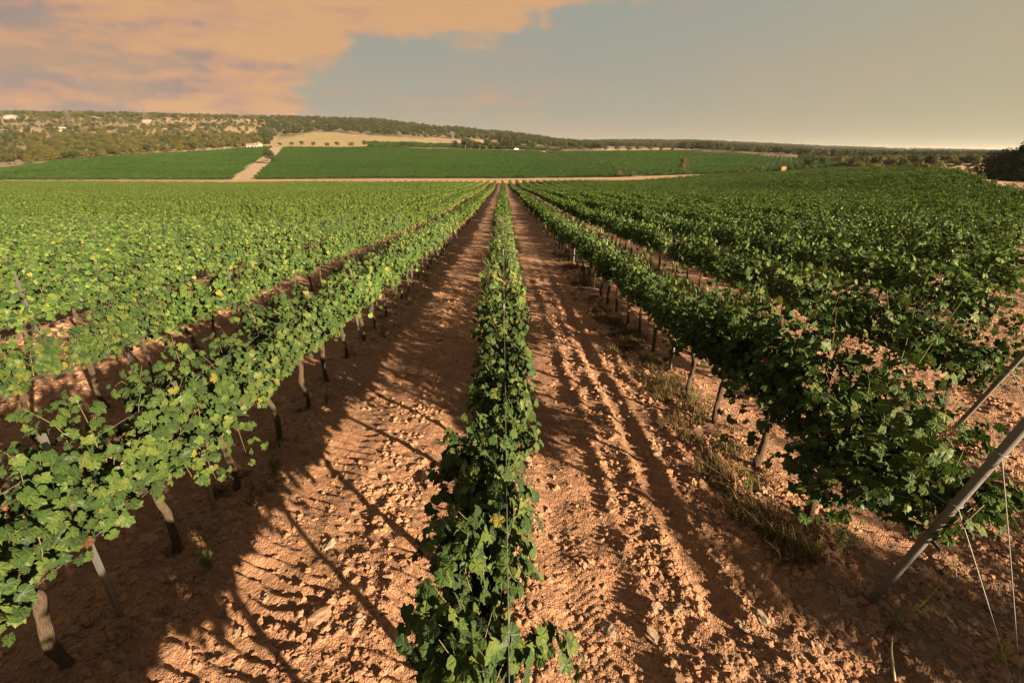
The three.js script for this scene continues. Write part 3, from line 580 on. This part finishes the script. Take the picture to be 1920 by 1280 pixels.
// weeds: narrow leaves on thin stems
const weedMats = [[0.07, 0.10, 0.02], [0.22, 0.17, 0.06], [0.30, 0.24, 0.05]].map(c => new THREE.MeshPhysicalMaterial({ ...leafOpts, clearcoat: 0, color: col(c) }));
function weed(x, d, h, n, mi, label, lean = 0.35) {
  const rng = rngOf(Math.round((x + 50) * 1000 + d * 77)), o = thing('weed', label, 'weed', at(x, d), 0, 'weeds under the vines'), stems = [], blades = [];
  for (let i = 0; i < n; i++) {
    const a = rng() * 6.28, l = h * (0.5 + 0.6 * rng()), s = lean * (0.4 + rng()), p0 = V(Math.cos(a) * 0.02, -0.02, Math.sin(a) * 0.02), p1 = V(Math.cos(a) * s * l * 0.5, l * 0.6, Math.sin(a) * s * l * 0.5), p2 = V(Math.cos(a) * s * l * 1.4, l, Math.sin(a) * s * l * 1.4);
    stems.push(limb([p0, p1, p2], [0.003, 0.0025, 0.001], 4, 0.1, rng)); const cv = new THREE.CatmullRomCurve3([p0, p1, p2]);
    for (let k = 0; k < 12; k++) { const g = new THREE.PlaneGeometry(0.010, 0.05 * (0.6 + 0.7 * rng()), 1, 3), pp = g.attributes.position; for (let q = 0; q < pp.count; q++) { const yy = pp.getY(q); pp.setZ(q, -yy * yy * 6); pp.setX(q, pp.getX(q) * (1 - Math.abs(yy) * 16)); } g.translate(0, 0.022, 0); g.rotateX(0.5 + rng()); g.rotateY(rng() * 6.28); const p = cv.getPoint(0.15 + 0.85 * rng()); g.translate(p.x, p.y, p.z); g.computeVertexNormals(); blades.push(g); }
  }
  part('stems', mergeGeometries(stems), weedMats[1], o); const f = part('foliage', mergeGeometries(blades), weedMats[mi], o); f.userData.kind = 'stuff';
}
weed(3.02, 3.05, 0.34, 12, 0, 'scrubby green weed at the foot of the gnarled trunk right of centre');
weed(2.75, 2.95, 0.28, 8, 1, 'dry wispy weed beside the green one near the leaning end post');
weed(2.62, 3.9, 0.24, 7, 0, 'small green weed under the row right of centre');
weed(3.0, 2.35, 0.2, 8, 1, 'tuft of dry reddish weed at the base of the leaning end post');
weed(2.6, 4.7, 0.22, 8, 0, 'low green weed between two trunks right of centre');
weed(2.8, 5.9, 0.26, 8, 0, 'leafy weed in the shade under the row right of centre');
weed(-2.6, 3.0, 0.2, 7, 0, 'dark green weed in the shade left of the bright soil');
weed(-2.7, 4.4, 0.25, 8, 0, 'weed tuft at the foot of a trunk in the row left of centre');
weed(-2.75, 6.2, 0.22, 8, 0, 'weed tuft beside a far trunk in the row left of centre');
weed(3.5, 2.05, 0.16, 6, 2, 'yellow weed in the lower right corner');
{ // low weeds and dry grass that nobody mows under the vines
  const rng = rngOf(717), mk = (seed, c) => { const q = rngOf(seed), list = []; for (let i = 0; i < 26; i++) { const h = 0.05 + 0.13 * q() ** 1.5, g = new THREE.PlaneGeometry(0.007 + 0.006 * q(), h, 1, 3), p = g.attributes.position, b = 0.3 + 0.9 * q(); for (let k = 0; k < p.count; k++) { const t = p.getY(k) / h + 0.5; p.setXYZ(k, p.getX(k) * (1.05 - t), t * h * (1 - 0.25 * b * t), b * h * t * t); } g.rotateY(q() * 6.28); g.translate((q() - 0.5) * 0.12, -0.01, (q() - 0.5) * 0.12); g.computeVertexNormals(); g.deleteAttribute('uv'); const w = 0.6 + 0.8 * q(); tint(g, mix3(c[0], c[1], q()).map(v => v * w)); list.push(g); } return mergeGeometries(list); };
  const geos = [mk(1, [[0.14, 0.09, 0.045], [0.08, 0.065, 0.025]]), mk(2, [[0.17, 0.10, 0.05], [0.12, 0.08, 0.036]]), mk(3, [[0.04, 0.05, 0.016], [0.11, 0.08, 0.03]])], lists = [[], [], []];
  for (let i = 0; i < 3000; i++) {
    const k = [1, 1, 1, -1, 2, -2, 1, 1][Math.floor(rng() * 8)], d = 2 + 20 * rng() ** 1.4, side = k === 1 ? -0.28 : 0.05, x = rowX(k) + side + (rng() + rng() + rng() - 1.5) * 0.42, keep = rng(), kind = Math.floor(rng() * 3);
    if (x > edgeX(d) + 0.3 || keep > (k === 1 ? 1.0 : 0.45) * (0.1 + 1.5 * sstep(-0.1, 0.4, N2(x * 2.1, d * 1.3, 5.7)))) continue; lists[kind].push([x, d, 0.6 + 0.9 * rng(), rng() * 6.28]);
  }
  const g = new THREE.Group(); g.name = 'undergrowth'; g.userData = { kind: 'stuff', label: 'low weeds and dry grass in the strip under the vine trunks', category: 'weeds' };
  const m = new THREE.Matrix4(), q = new THREE.Quaternion();
  lists.forEach((l, k) => { const im = new THREE.InstancedMesh(geos[k], crownMat, l.length); im.name = 'tuft_mass'; im.userData.kind = 'stuff'; im.castShadow = im.receiveShadow = true; l.forEach(([x, d, sc, a], i) => { m.compose(at(x, d), q.setFromAxisAngle(V(0, 1, 0), a), V(sc, sc, sc)); im.setMatrixAt(i, m); }); g.add(im); });
  scene.add(g);
}
{ // a dry yellow stalk lying across the corner, and a broken twig
  const rng = rngOf(8), o = thing('dry_stalk', 'yellowed thorny stalk lying across the soil behind the leaning post', 'stalk', at(3.2, 2.45));
  const pts = [V(0, 0.02, 0), V(0.16, 0.09, -0.06), V(0.36, 0.17, -0.16), V(0.62, 0.2, -0.3)]; part('stem', limb(pts, [0.006, 0.005, 0.004, 0.002], 6, 0.2, rng), weedMats[2], o);
  const bl = []; const cv = new THREE.CatmullRomCurve3(pts); for (let i = 0; i < 22; i++) { const g = farLeaf[i % 3].clone(); g.scale(0.017, 0.026, 0.017); g.rotateX(rng() * 3); g.rotateY(rng() * 6); const p = cv.getPoint(rng()); g.translate(p.x, p.y, p.z); bl.push(g); }
  part('foliage', mergeGeometries(bl), weedMats[2], o);
  const t = thing('twig', 'pale broken twig lying on the soil in the lower right', 'twig', at(2.72, 2.05)); part('branch', limb([V(-0.06, 0.02, 0.12), V(0, 0.035, 0.02), V(0.08, 0.05, -0.1), V(0.13, 0.09, -0.17)], [0.008, 0.008, 0.006, 0.003], 6, 0.3, rng), new THREE.MeshStandardMaterial({ color: col([0.36, 0.28, 0.18]), roughness: 1 }), t);
}

// ------------------------------------------------------------------ trees, vineyards and buildings beyond
const woodMat = new THREE.MeshStandardMaterial({ color: col([0.16, 0.115, 0.075]), roughness: 1 });
function crownGeo(seed, o) {       // many small leaf clumps spread through a few lobes; unit height
  const rng = rngOf(seed), P = [], NN = [], C = [], lobes = [];
  for (let i = 0; i < o.lobes; i++) { const a = rng() * 6.28, r = o.w * 0.5 * Math.sqrt(rng()) * 0.72, y = mix(o.y0 + 0.14, 0.88, rng()); lobes.push([Math.cos(a) * r * (1.15 - 0.5 * (y - o.y0)), y, Math.sin(a) * r * (1.15 - 0.5 * (y - o.y0)), mix(0.14, 0.26, rng()) * (o.lr ?? 1)]); }
  for (let i = 0; i < o.n; i++) {
    const L = lobes[Math.floor(rng() * lobes.length)], u = rng() * 2 - 1, a = rng() * 6.28, s = Math.sqrt(1 - u * u), rr = L[3] * (0.55 + 0.5 * Math.sqrt(rng())), n = V(s * Math.cos(a), u, s * Math.sin(a));
    const c = V(L[0] + n.x * rr * 1.15, L[1] + n.y * rr * 0.85, L[2] + n.z * rr * 1.15); if (c.y < o.y0 * 0.6) continue;
    const q = V(rng() - 0.5, rng() - 0.5, rng() - 0.5).addScaledVector(n, 0.5).normalize(), t1 = V(rng() - 0.5, rng() - 0.5, rng() - 0.5).cross(q).normalize(), t2 = V(0, 0, 0).crossVectors(q, t1), z = o.leaf * (0.6 + 0.8 * rng());
    const sh = q.clone().multiplyScalar(0.6).add(n).normalize(), g = 0.8 + 0.4 * rng(), cc = mix3(o.c1, o.c2, rng());
    for (const [aa, bb] of [[-1, -0.6], [1, -0.7], [0.1, 1.1]]) { const v = c.clone().addScaledVector(t1, aa * z).addScaledVector(t2, bb * z); P.push(v.x, v.y, v.z); NN.push(sh.x, sh.y, sh.z); C.push(cc[0] * g, cc[1] * g, cc[2] * g); }
  }
  const g = new THREE.BufferGeometry(); g.setAttribute('position', new THREE.Float32BufferAttribute(P, 3)); g.setAttribute('normal', new THREE.Float32BufferAttribute(NN, 3)); g.setAttribute('color', new THREE.Float32BufferAttribute(C, 3)); return g;
}
function trunkGeo(seed, top, r) {
  const rng = rngOf(seed), list = [limb([V(0, -0.06, 0), V(0.01, top * 0.5, 0.01), V((rng() - 0.5) * 0.06, top, (rng() - 0.5) * 0.06), V((rng() - 0.5) * 0.1, top + 0.25, (rng() - 0.5) * 0.1)], [r, r * 0.8, r * 0.6, r * 0.2], 6, 0.2, rng)];
  for (let i = 0; i < 4; i++) { const a = i * 1.57 + rng(), b = top * (0.75 + 0.3 * rng()); list.push(limb([V(0, b, 0), V(Math.cos(a) * 0.1, b + 0.12, Math.sin(a) * 0.1), V(Math.cos(a) * 0.2, b + 0.26, Math.sin(a) * 0.2)], [r * 0.5, r * 0.35, r * 0.12], 5, 0.1, rng)); }
  return mergeGeometries(list);
}
const G = { pine: [[0.015, 0.023, 0.006], [0.033, 0.039, 0.009]], olive: [[0.046, 0.046, 0.011], [0.086, 0.073, 0.016]], scrub: [[0.054, 0.051, 0.014], [0.103, 0.081, 0.024]], round: [[0.027, 0.033, 0.011], [0.054, 0.054, 0.017]], dark: [[0.009, 0.016, 0.005], [0.024, 0.032, 0.009]] };
const kinds = {};
for (const [name, o] of Object.entries({
  pine: { lobes: 11, w: 0.85, y0: 0.3, n: 900, leaf: 0.035 }, olive: { lobes: 12, w: 1.0, y0: 0.1, n: 900, leaf: 0.036 }, scrub: { lobes: 9, w: 1.5, y0: 0.02, n: 700, leaf: 0.045, lr: 1.15 }, round: { lobes: 10, w: 0.9, y0: 0.28, n: 900, leaf: 0.032 },
})) kinds[name] = [0, 1, 2].map(i => ({ crown: crownGeo(i * 31 + name.length * 7, { ...o, c1: G[name][0], c2: G[name][1] }), trunk: trunkGeo(i + 3, o.y0 + 0.18, name === 'scrub' ? 0.02 : 0.028) }));
function tree(kind, v, name, label, category, p, h, w, turn, group) { const k = kinds[kind][v % 3], o = thing(name, label, category, p, turn, group); const t = part('trunk', k.trunk, woodMat, o), c = part('crown', k.crown, crownMat, o); t.scale.set(h * w, h, h * w); c.scale.copy(t.scale); return o; }
// far vineyard blocks: rows of leafy hedge
{
  const hedge = [0, 1, 2].map(i => { const ls = []; for (let k = 0; k < 3; k++) { const v = makeVine(800 + i * 3 + k, { sides: 5, shoots: false }); for (const l of v.leaves) { l.m.premultiply(new THREE.Matrix4().makeTranslation(0, 0, k - 1)); ls.push(l); } } return foliageOf(ls, farLeaf, 2.3, 5); });
  const names = { fieldA: ['vineyard block of dense green rows left of the climbing dirt road', -1.25], fieldB: ['wide green vineyard block right of the climbing dirt road', 1.22], fieldC: ['green vineyard block beyond the slanting track towards the wood', 1.05], fieldD: ['small dark green vineyard block below the pine wood', 1.3] };
  const rng = rngOf(606), bb = { fieldA: [-330, 60, 222, 460], fieldB: [-260, 130, 222, 456], fieldC: [0, 330, 222, 456], fieldD: [-150, 90, 470, 590] };
  for (const [f, [label, turn]] of Object.entries(names)) {
    const [x0, x1, d0, d1] = bb[f], list = [], ct = Math.cos(turn), st = Math.sin(turn), cx = (x0 + x1) / 2, cd = (d0 + d1) / 2, R = 340;
    for (let r = -R; r < R; r += 2.7) for (let s = -R; s < R; s += 3) { const x = cx + ct * r - st * s, d = cd + st * r + ct * s; if (x < x0 || x > x1 || d < d0 || d > d1) continue; if (cover(x, d) !== f) continue; if (rng() < 0.02) continue; list.push([x, d]); }
    const g = new THREE.Group(); g.name = numbered('vineyard_block'); g.userData = { kind: 'stuff', label, category: 'vineyard' };
    const m = new THREE.Matrix4(), q = new THREE.Quaternion(), c = new THREE.Color(); const lists = [[], [], []]; for (const p of list) lists[Math.floor(rng() * 3)].push(p);
    lists.forEach((l, k) => { const im = new THREE.InstancedMesh(hedge[k], farFoliageMat, l.length); im.name = 'vine_mass'; im.userData.kind = 'stuff'; im.castShadow = im.receiveShadow = true; l.forEach(([x, d], i) => { m.compose(V(x, baseHeight(x, d) - 0.25, -d), q.setFromAxisAngle(V(0, 1, 0), -turn + (rng() < 0.5 ? 0 : Math.PI)), V(1.5, 0.95 + 0.2 * rng(), 1.03)); im.setMatrixAt(i, m); const t = 0.95 + 0.35 * fbm(x * 0.02, d * 0.03, 3, 1.1) + 0.12 * (rng() - 0.5); im.setColorAt(i, c.setRGB(t * 0.55, t * 0.72, t * 0.66)); }); g.add(im); });
    scene.add(g); console.log(f, list.length);
  }
}
// wooded hills: the trees that show largest singly, the rest as woodland
{
  const rng = rngOf(2024), all = [];
  const add = (x, d, kind, h, w) => { const p = V(x, baseHeight(x, d) - 0.1, -d), [px, py, zc] = pixelOf(p); if (px < -70 || px > 1990) return; all.push({ p, kind, h, w, px, py, size: h / zc, v: Math.floor(rng() * 3), turn: rng() * 6.28 }); };
  for (let i = 0; i < 90000; i++) {
    const d = 135 * (4200 / 135) ** rng(), px = -60 + 2040 * rng(), x = toWorld(px, d), c = cover(x, d), pk = rng(), hr = rng();
    if (c !== 'wood' || (d < 226 && x < edgeX(Math.min(d, 212)) + 6) || pk > (d > 1100 ? 1 : 0.55)) continue;
    const py = pixelOf(V(x, baseHeight(x, d), -d))[1], clump = fbm(x * 0.02, d * 0.011, 3, 4.4);
    if (px < 500 && d < 1300) {
      const band1 = py > 252 && py < 300 && px > 60;
      const open = py > lerpTab([[-60, 316], [0, 306], [120, 299], [250, 289], [400, 280], [500, 274]], px);
      if (open && rng() > 0.10) continue;
      const dens = band1 ? 0.62 + clump : 0.42 + clump * 1.5; if (rng() > dens * 1.3) continue;
      const k = rng() < (band1 ? 0.72 : 0.45) ? (rng() < 0.6 ? 'olive' : 'scrub') : rng() < 0.5 ? 'pine' : 'round';
      add(x, d, k, ((k === 'scrub' ? 2.4 : 4.2) + 2.6 * hr) * (py < 226 && k !== 'scrub' ? 1.5 : 1), k === 'scrub' ? 1.1 : 1);
    } else if (px < 1110 && d < 1400) {
      if (d < 470 || (px > 1000 && d < 560)) { if (rng() > 0.25) continue; }
      const north = px > 560; if (!north && rng() > 0.5 + clump) continue; if (north && rng() > 0.85 + clump * 0.8) continue;
      add(x, d, rng() < 0.75 ? 'pine' : 'round', 5.5 + 4 * hr, 1);
    } else {
      if (px < 1560 ? d < 470 && px < 1500 || d < 340 : px < 1840 ? d < 135 : d < 240) continue; if (rng() > 0.72 + clump * 1.1) continue;
      add(x, d, d < 420 && rng() < 0.6 ? 'scrub' : rng() < 0.8 ? 'pine' : 'round', (d < 420 ? 2.6 + 1.8 * hr : 5.5 + 3.5 * hr), d > 1500 ? 1.5 : 1.1);
    }
  }
  all.sort((a, b) => b.size - a.size);
  const own = all.slice(0, 250), rest = all.slice(250); console.log('trees', all.length);
  const TXT = { pine: ['pine_tree', 'dark green pine'], olive: ['hillside_tree', 'golden green round tree'], scrub: ['shrub', 'low olive coloured shrub'], round: ['hillside_tree', 'grey green round tree'] };
  for (const t of own) { const [n, l] = TXT[t.kind], where = t.px < 120 ? 'at the far left foot of the tan hill' : t.px < 300 ? 'on the tan hillside above the left vineyard block' : t.px < 500 ? 'on the slope left of the farm building' : t.px < 800 ? 'below the wooded ridge' : t.px < 1110 ? 'behind the small upper vineyard block' : t.px < 1300 ? 'around the tan stubble field' : t.px < 1450 ? 'along the top edge of the valley vineyard' : t.px < 1600 ? 'at the wood edge behind the straw bale' : t.px < 1750 ? 'just beyond the crest of the right vineyard' : 'beyond the crest near the right edge'; tree(t.kind, t.v, n, `${l} ${where}`, n === 'shrub' ? 'shrub' : 'tree', t.p, t.h, t.w, t.turn, `${l}s ${where}`); }
  const g = new THREE.Group(); g.name = 'woodland'; g.userData = { kind: 'stuff', label: 'scrub and pine woodland covering the distant hills', category: 'woodland' };
  const m = new THREE.Matrix4(), q = new THREE.Quaternion(), c = new THREE.Color();
  for (const kind of Object.keys(kinds)) for (let v = 0; v < 3; v++) {
    const l = rest.filter(t => t.kind === kind && t.v === v); if (!l.length) continue;
    const im = new THREE.InstancedMesh(kinds[kind][v].crown, crownMat, l.length); im.name = 'tree_mass'; im.userData.kind = 'stuff'; im.castShadow = im.receiveShadow = true;
    l.forEach((t, i) => { m.compose(t.p, q.setFromAxisAngle(V(0, 1, 0), t.turn), V(t.h * t.w, t.h, t.h * t.w)); im.setMatrixAt(i, m); const k = 0.8 + 0.4 * rng(); im.setColorAt(i, c.setRGB(k, k, k)); }); g.add(im);
  }
  scene.add(g);
}
{ // young trees planted along the upper road
  const rng = rngOf(404); let n = 0;
  for (let px = 528; px < 1100; px += 15 + 14 * rng()) { const d = 468 + 4 * rng(), x = toWorld(px, d); n++; tree('round', Math.floor(rng() * 3), 'roadside_tree', 'small round tree in the line along the upper dirt road', 'tree', V(x, baseHeight(x, d) - 0.1, -d), 3.6 + 2.2 * rng(), 1.25, rng() * 6, 'small trees along the upper dirt road'); }
  for (let px = 1135; px < 1270; px += 16 + 9 * rng()) { const d = 452 + 4 * rng(), x = toWorld(px, d); tree('round', Math.floor(rng() * 3), 'roadside_tree', 'small round tree in the line before the tan stubble field', 'tree', V(x, baseHeight(x, d) - 0.1, -d), 4.2 + 1.6 * rng(), 1.2, rng() * 6, 'small trees before the stubble field'); }
  const one = (px, d, kind, h, w, name, label, cat) => { const x = toWorld(px, d); return tree(kind, Math.floor(rng() * 3), name, label, cat, V(x, baseHeight(x, d) - 0.1, -d), h, w, rng() * 6); };
  one(760, 463, 'pine', 5.6, 1.5, 'dark_shrub', 'broad dark bush standing alone on the upper dirt road', 'shrub');
  one(774, 462, 'pine', 4.6, 1.4, 'dark_shrub', 'smaller dark bush beside the broad one on the upper road', 'shrub');
  one(1285, 228, 'olive', 8.0, 0.62, 'dry_tree', 'slender half bare brownish tree beside the valley track', 'tree');
  one(1163, 224, 'scrub', 3.6, 1.15, 'roadside_shrub', 'green rounded shrub where the two valley tracks meet', 'shrub');
  one(1187, 224, 'scrub', 2.8, 1.2, 'roadside_shrub', 'smaller shrub beside the track junction', 'shrub');
  one(1432, 226, 'scrub', 3.0, 1.3, 'roadside_shrub', 'dull shrub beside the track just before the straw bale', 'shrub');
  one(1410, 227, 'scrub', 2.4, 1.2, 'roadside_shrub', 'low dull shrub left of the shrub near the straw bale', 'shrub');
  one(1525, 232, 'pine', 5.2, 1.5, 'dark_shrub', 'dark bush at the bend of the track before the wood', 'shrub');
  one(1548, 240, 'pine', 5.2, 0.9, 'dark_shrub', 'upright dark bush behind the bend of the track', 'shrub');
  one(310, 224, 'scrub', 1.8, 1.2, 'roadside_shrub', 'small pale shrub on the cross track left of the road', 'shrub');
  // shrubs on the headland behind the photographer's right shoulder: they shade the corner of bare soil
[[11.75, -6.0, 3.75, 'headland shrub casting shade over the bare corner of soil'], [13.3, -4.3, 3.7, 'second headland shrub shading the bare corner']].forEach(([x, d, h, label], i) => tree('round', i, 'headland_shrub', label, 'shrub', V(x, baseHeight(x, d) - 0.1, -d), h, 0.75, i * 1.7, 'headland shrubs'));
  // the big dark trees at the right-hand edge
  const big = [0, 1].map(i => crownGeo(900 + i, { lobes: 30, w: 1.25, y0: -0.12, n: 7000, leaf: 0.021, c1: G.dark[0], c2: G.dark[1], lr: 0.9 })), bt = [trunkGeo(51, 0.3, 0.035), trunkGeo(52, 0.3, 0.035)];
  [[1888, 108, 8.6, 'dark leafy tree at the right edge, leftmost of the clump'], [1935, 104, 10.5, 'tallest dark leafy tree at the right edge'], [1990, 100, 11, 'dark leafy tree cut off by the right edge'], [1906, 132, 8, 'dark leafy tree behind the clump at the right edge']].forEach(([px, d, h, label], i) => {
    const x = toWorld(px, d), o = thing('broadleaf_tree', label, 'tree', V(x, baseHeight(x, d) - 0.2, -d), i * 2.1, 'dark trees at the right edge'), t = part('trunk', bt[i % 2], woodMat, o), c = part('crown', big[i % 2], crownMat, o); t.scale.setScalar(h); c.scale.setScalar(h);
  });
}
// farmhouses, pylons, car, straw bale
const wallMat = new THREE.MeshStandardMaterial({ color: col([0.19, 0.172, 0.142]), roughness: 0.9 }), roofMat = new THREE.MeshStandardMaterial({ color: col([0.16, 0.09, 0.058]), roughness: 0.95 }), paneMat = new THREE.MeshStandardMaterial({ color: col([0.05, 0.055, 0.06]), roughness: 0.25 }), pylonMat = new THREE.MeshStandardMaterial({ color: col([0.055, 0.05, 0.045]), metalness: 0.2, roughness: 0.6 });
function house(px, d, L, Wd, H, turn, label, roof = roofMat) {
  const x = toWorld(px, d), o = thing('farmhouse', label, 'building', V(x, baseHeight(x, d) - 0.4, -d), turn);
  const wall = new THREE.BoxGeometry(L, H, Wd); wall.translate(0, H / 2, 0); part('wall', wall, wallMat, o);
  const s = new THREE.Shape(); s.moveTo(-Wd / 2 - 0.4, 0); s.lineTo(Wd / 2 + 0.4, 0); s.lineTo(0, Wd * 0.28); s.closePath(); const rg = new THREE.ExtrudeGeometry(s, { depth: L + 0.8, bevelEnabled: false }); rg.rotateY(Math.PI / 2); rg.translate(-L / 2 - 0.4, H + 0.01, 0); const r = part('roof', rg, roof, o);
  part('chimney', new THREE.BoxGeometry(0.7, 1.4, 0.7), wallMat, r).position.set(L * 0.25, H + Wd * 0.24, 0.6);
  const n = Math.max(2, Math.round(L / 3.5)); for (let i = 0; i < n; i++) for (const sg of [-1, 1]) part('window', new THREE.BoxGeometry(1.0, 1.3, 0.12), paneMat, o).position.set((i + 0.5) / n * L - L / 2, H * 0.58, sg * (Wd / 2 + 0.02));
  part('door', new THREE.BoxGeometry(1.2, 2.1, 0.14), roofMat, o).position.set(L * 0.12, 1.45, Wd / 2 + 0.03);
}
house(476, 462, 9, 5, 2.4, 0.3, 'pale farm building at the top of the climbing dirt road');
house(487, 468, 6, 5, 3.0, -0.5, 'small shed just right of the pale farm building');
house(44, 830, 13, 8, 4.5, 0.2, 'white house among trees near the top of the tan hill', wallMat);
house(14, 850, 12, 8, 4, -0.4, 'white house half hidden by trees at the far left hilltop', wallMat);
house(130, 640, 10, 7, 3.6, 0.5, 'white house halfway up the tan hillside', wallMat);
house(293, 800, 11, 6, 3.4, 0.1, 'small pale building below the second pylon');
house(1700, 2050, 26, 14, 6, 0.3, 'pale farm building far off among the wood');
house(1795, 760, 20, 9, 4.5, 0.2, 'long pale farm shed beyond the vineyard crest', wallMat);
house(1775, 790, 9, 7, 4, -0.3, 'small pale building left of the long shed beyond the crest', wallMat);
function beam(a, b, r) { const L = a.distanceTo(b), g = new THREE.BoxGeometry(r, L, r); g.translate(0, L / 2, 0); g.applyQuaternion(new THREE.Quaternion().setFromUnitVectors(V(0, 1, 0), b.clone().sub(a).normalize())); g.translate(a.x, a.y, a.z); return g; }
function pylon(px, d, H, label) {
  const x = toWorld(px, d), o = thing('pylon', label, 'pylon', V(x, baseHeight(x, d) - 0.3, -d), 0.4, 'lattice pylons on the hill'), w = t => mix(2.6, 0.45, Math.min(1, t * 1.15)), c = (i, t) => V([1, 1, -1, -1][i] * w(t), t * H, [1, -1, -1, 1][i] * w(t));
  for (let i = 0; i < 4; i++) part('leg', mergeGeometries([beam(c(i, 0), c(i, 0.87), 0.22), beam(c(i, 0.87), c(i, 1), 0.2)]), pylonMat, o);
  const br = []; for (let k = 0; k < 9; k++) for (let i = 0; i < 4; i++) { const j = (i + 1) % 4, t0 = k / 9, t1 = (k + 1) / 9; br.push(beam(c(i, t0), c(j, t1), 0.1), beam(c(j, t0), c(i, t1), 0.1)); } part('bracing', mergeGeometries(br), pylonMat, o);
  for (const t of [0.72, 0.84, 0.95]) part('crossarm', mergeGeometries([beam(V(-4.2, t * H, 0), V(4.2, t * H, 0), 0.18), beam(V(-4.2, t * H, 0), V(0, t * H + 1.1, 0), 0.12), beam(V(4.2, t * H, 0), V(0, t * H + 1.1, 0), 0.12)]), pylonMat, o);
}
pylon(151, 640, 29, 'lattice power pylon on the tan hill, nearer the left edge');
pylon(291, 820, 26, 'fainter lattice power pylon farther right on the tan hill');
pylon(850, 640, 12, 'small pylon before the pine wood above the middle vineyard');
{
  const d = 466, x = toWorld(968, d), o = thing('parked_car', 'tiny white car on the upper dirt road', 'car', V(x, baseHeight(x, d) + 0.1, -d), 0.1), white = new THREE.MeshPhysicalMaterial({ color: 0xe8e6e0, roughness: 0.4, clearcoat: 0.6 }), tyre = new THREE.MeshStandardMaterial({ color: 0x161616, roughness: 0.9 });
  const b = new RoundedBoxGeometry(4.3, 0.75, 1.75, 3, 0.2); b.translate(0, 0.72, 0); part('body', b, white, o);
  const k = new RoundedBoxGeometry(2.4, 0.6, 1.5, 3, 0.22); k.translate(-0.2, 1.3, 0); part('cabin', k, paneMat, o);
  const r = new RoundedBoxGeometry(1.9, 0.1, 1.4, 2, 0.04); r.translate(-0.2, 1.62, 0); part('roof', r, white, o);
  for (const sx of [-1.35, 1.35]) for (const sz of [-0.8, 0.8]) { const w = new THREE.CylinderGeometry(0.34, 0.34, 0.22, 16); w.rotateX(Math.PI / 2); part('wheel', w, tyre, o).position.set(sx, 0.34, sz); }
}
{
  const d = 222, x = toWorld(1472, d), o = thing('straw_bale', 'square golden straw bale beside the valley track', 'bale', V(x, baseHeight(x, d) - 0.05, -d), 0.35), straw = new THREE.MeshStandardMaterial({ color: col([0.13, 0.082, 0.034]), roughness: 1, bumpMap: barkBump, bumpScale: 0.05 });
  const g = new RoundedBoxGeometry(3.1, 2.5, 2.2, 3, 0.18), p = g.attributes.position; for (let i = 0; i < p.count; i++) p.setXYZ(i, p.getX(i) * (1 + 0.05 * N2(p.getY(i), p.getZ(i))), p.getY(i) * (1 + 0.05 * N2(p.getX(i) * 2, p.getZ(i))), p.getZ(i)); g.translate(0, 1.2, 0); g.computeVertexNormals(); part('straw', g, straw, o);
  for (const t of [-0.9, 0, 0.9]) { const tw = new THREE.TorusGeometry(1.0, 0.02, 5, 4); tw.rotateZ(Math.PI / 4); tw.rotateY(Math.PI / 2); tw.scale(1, 2.56 / 1.414, 2.26 / 1.414); tw.translate(t, 1.2, 0); part('twine', tw, woodMat, o); }
}

renderer.render(scene, camera);
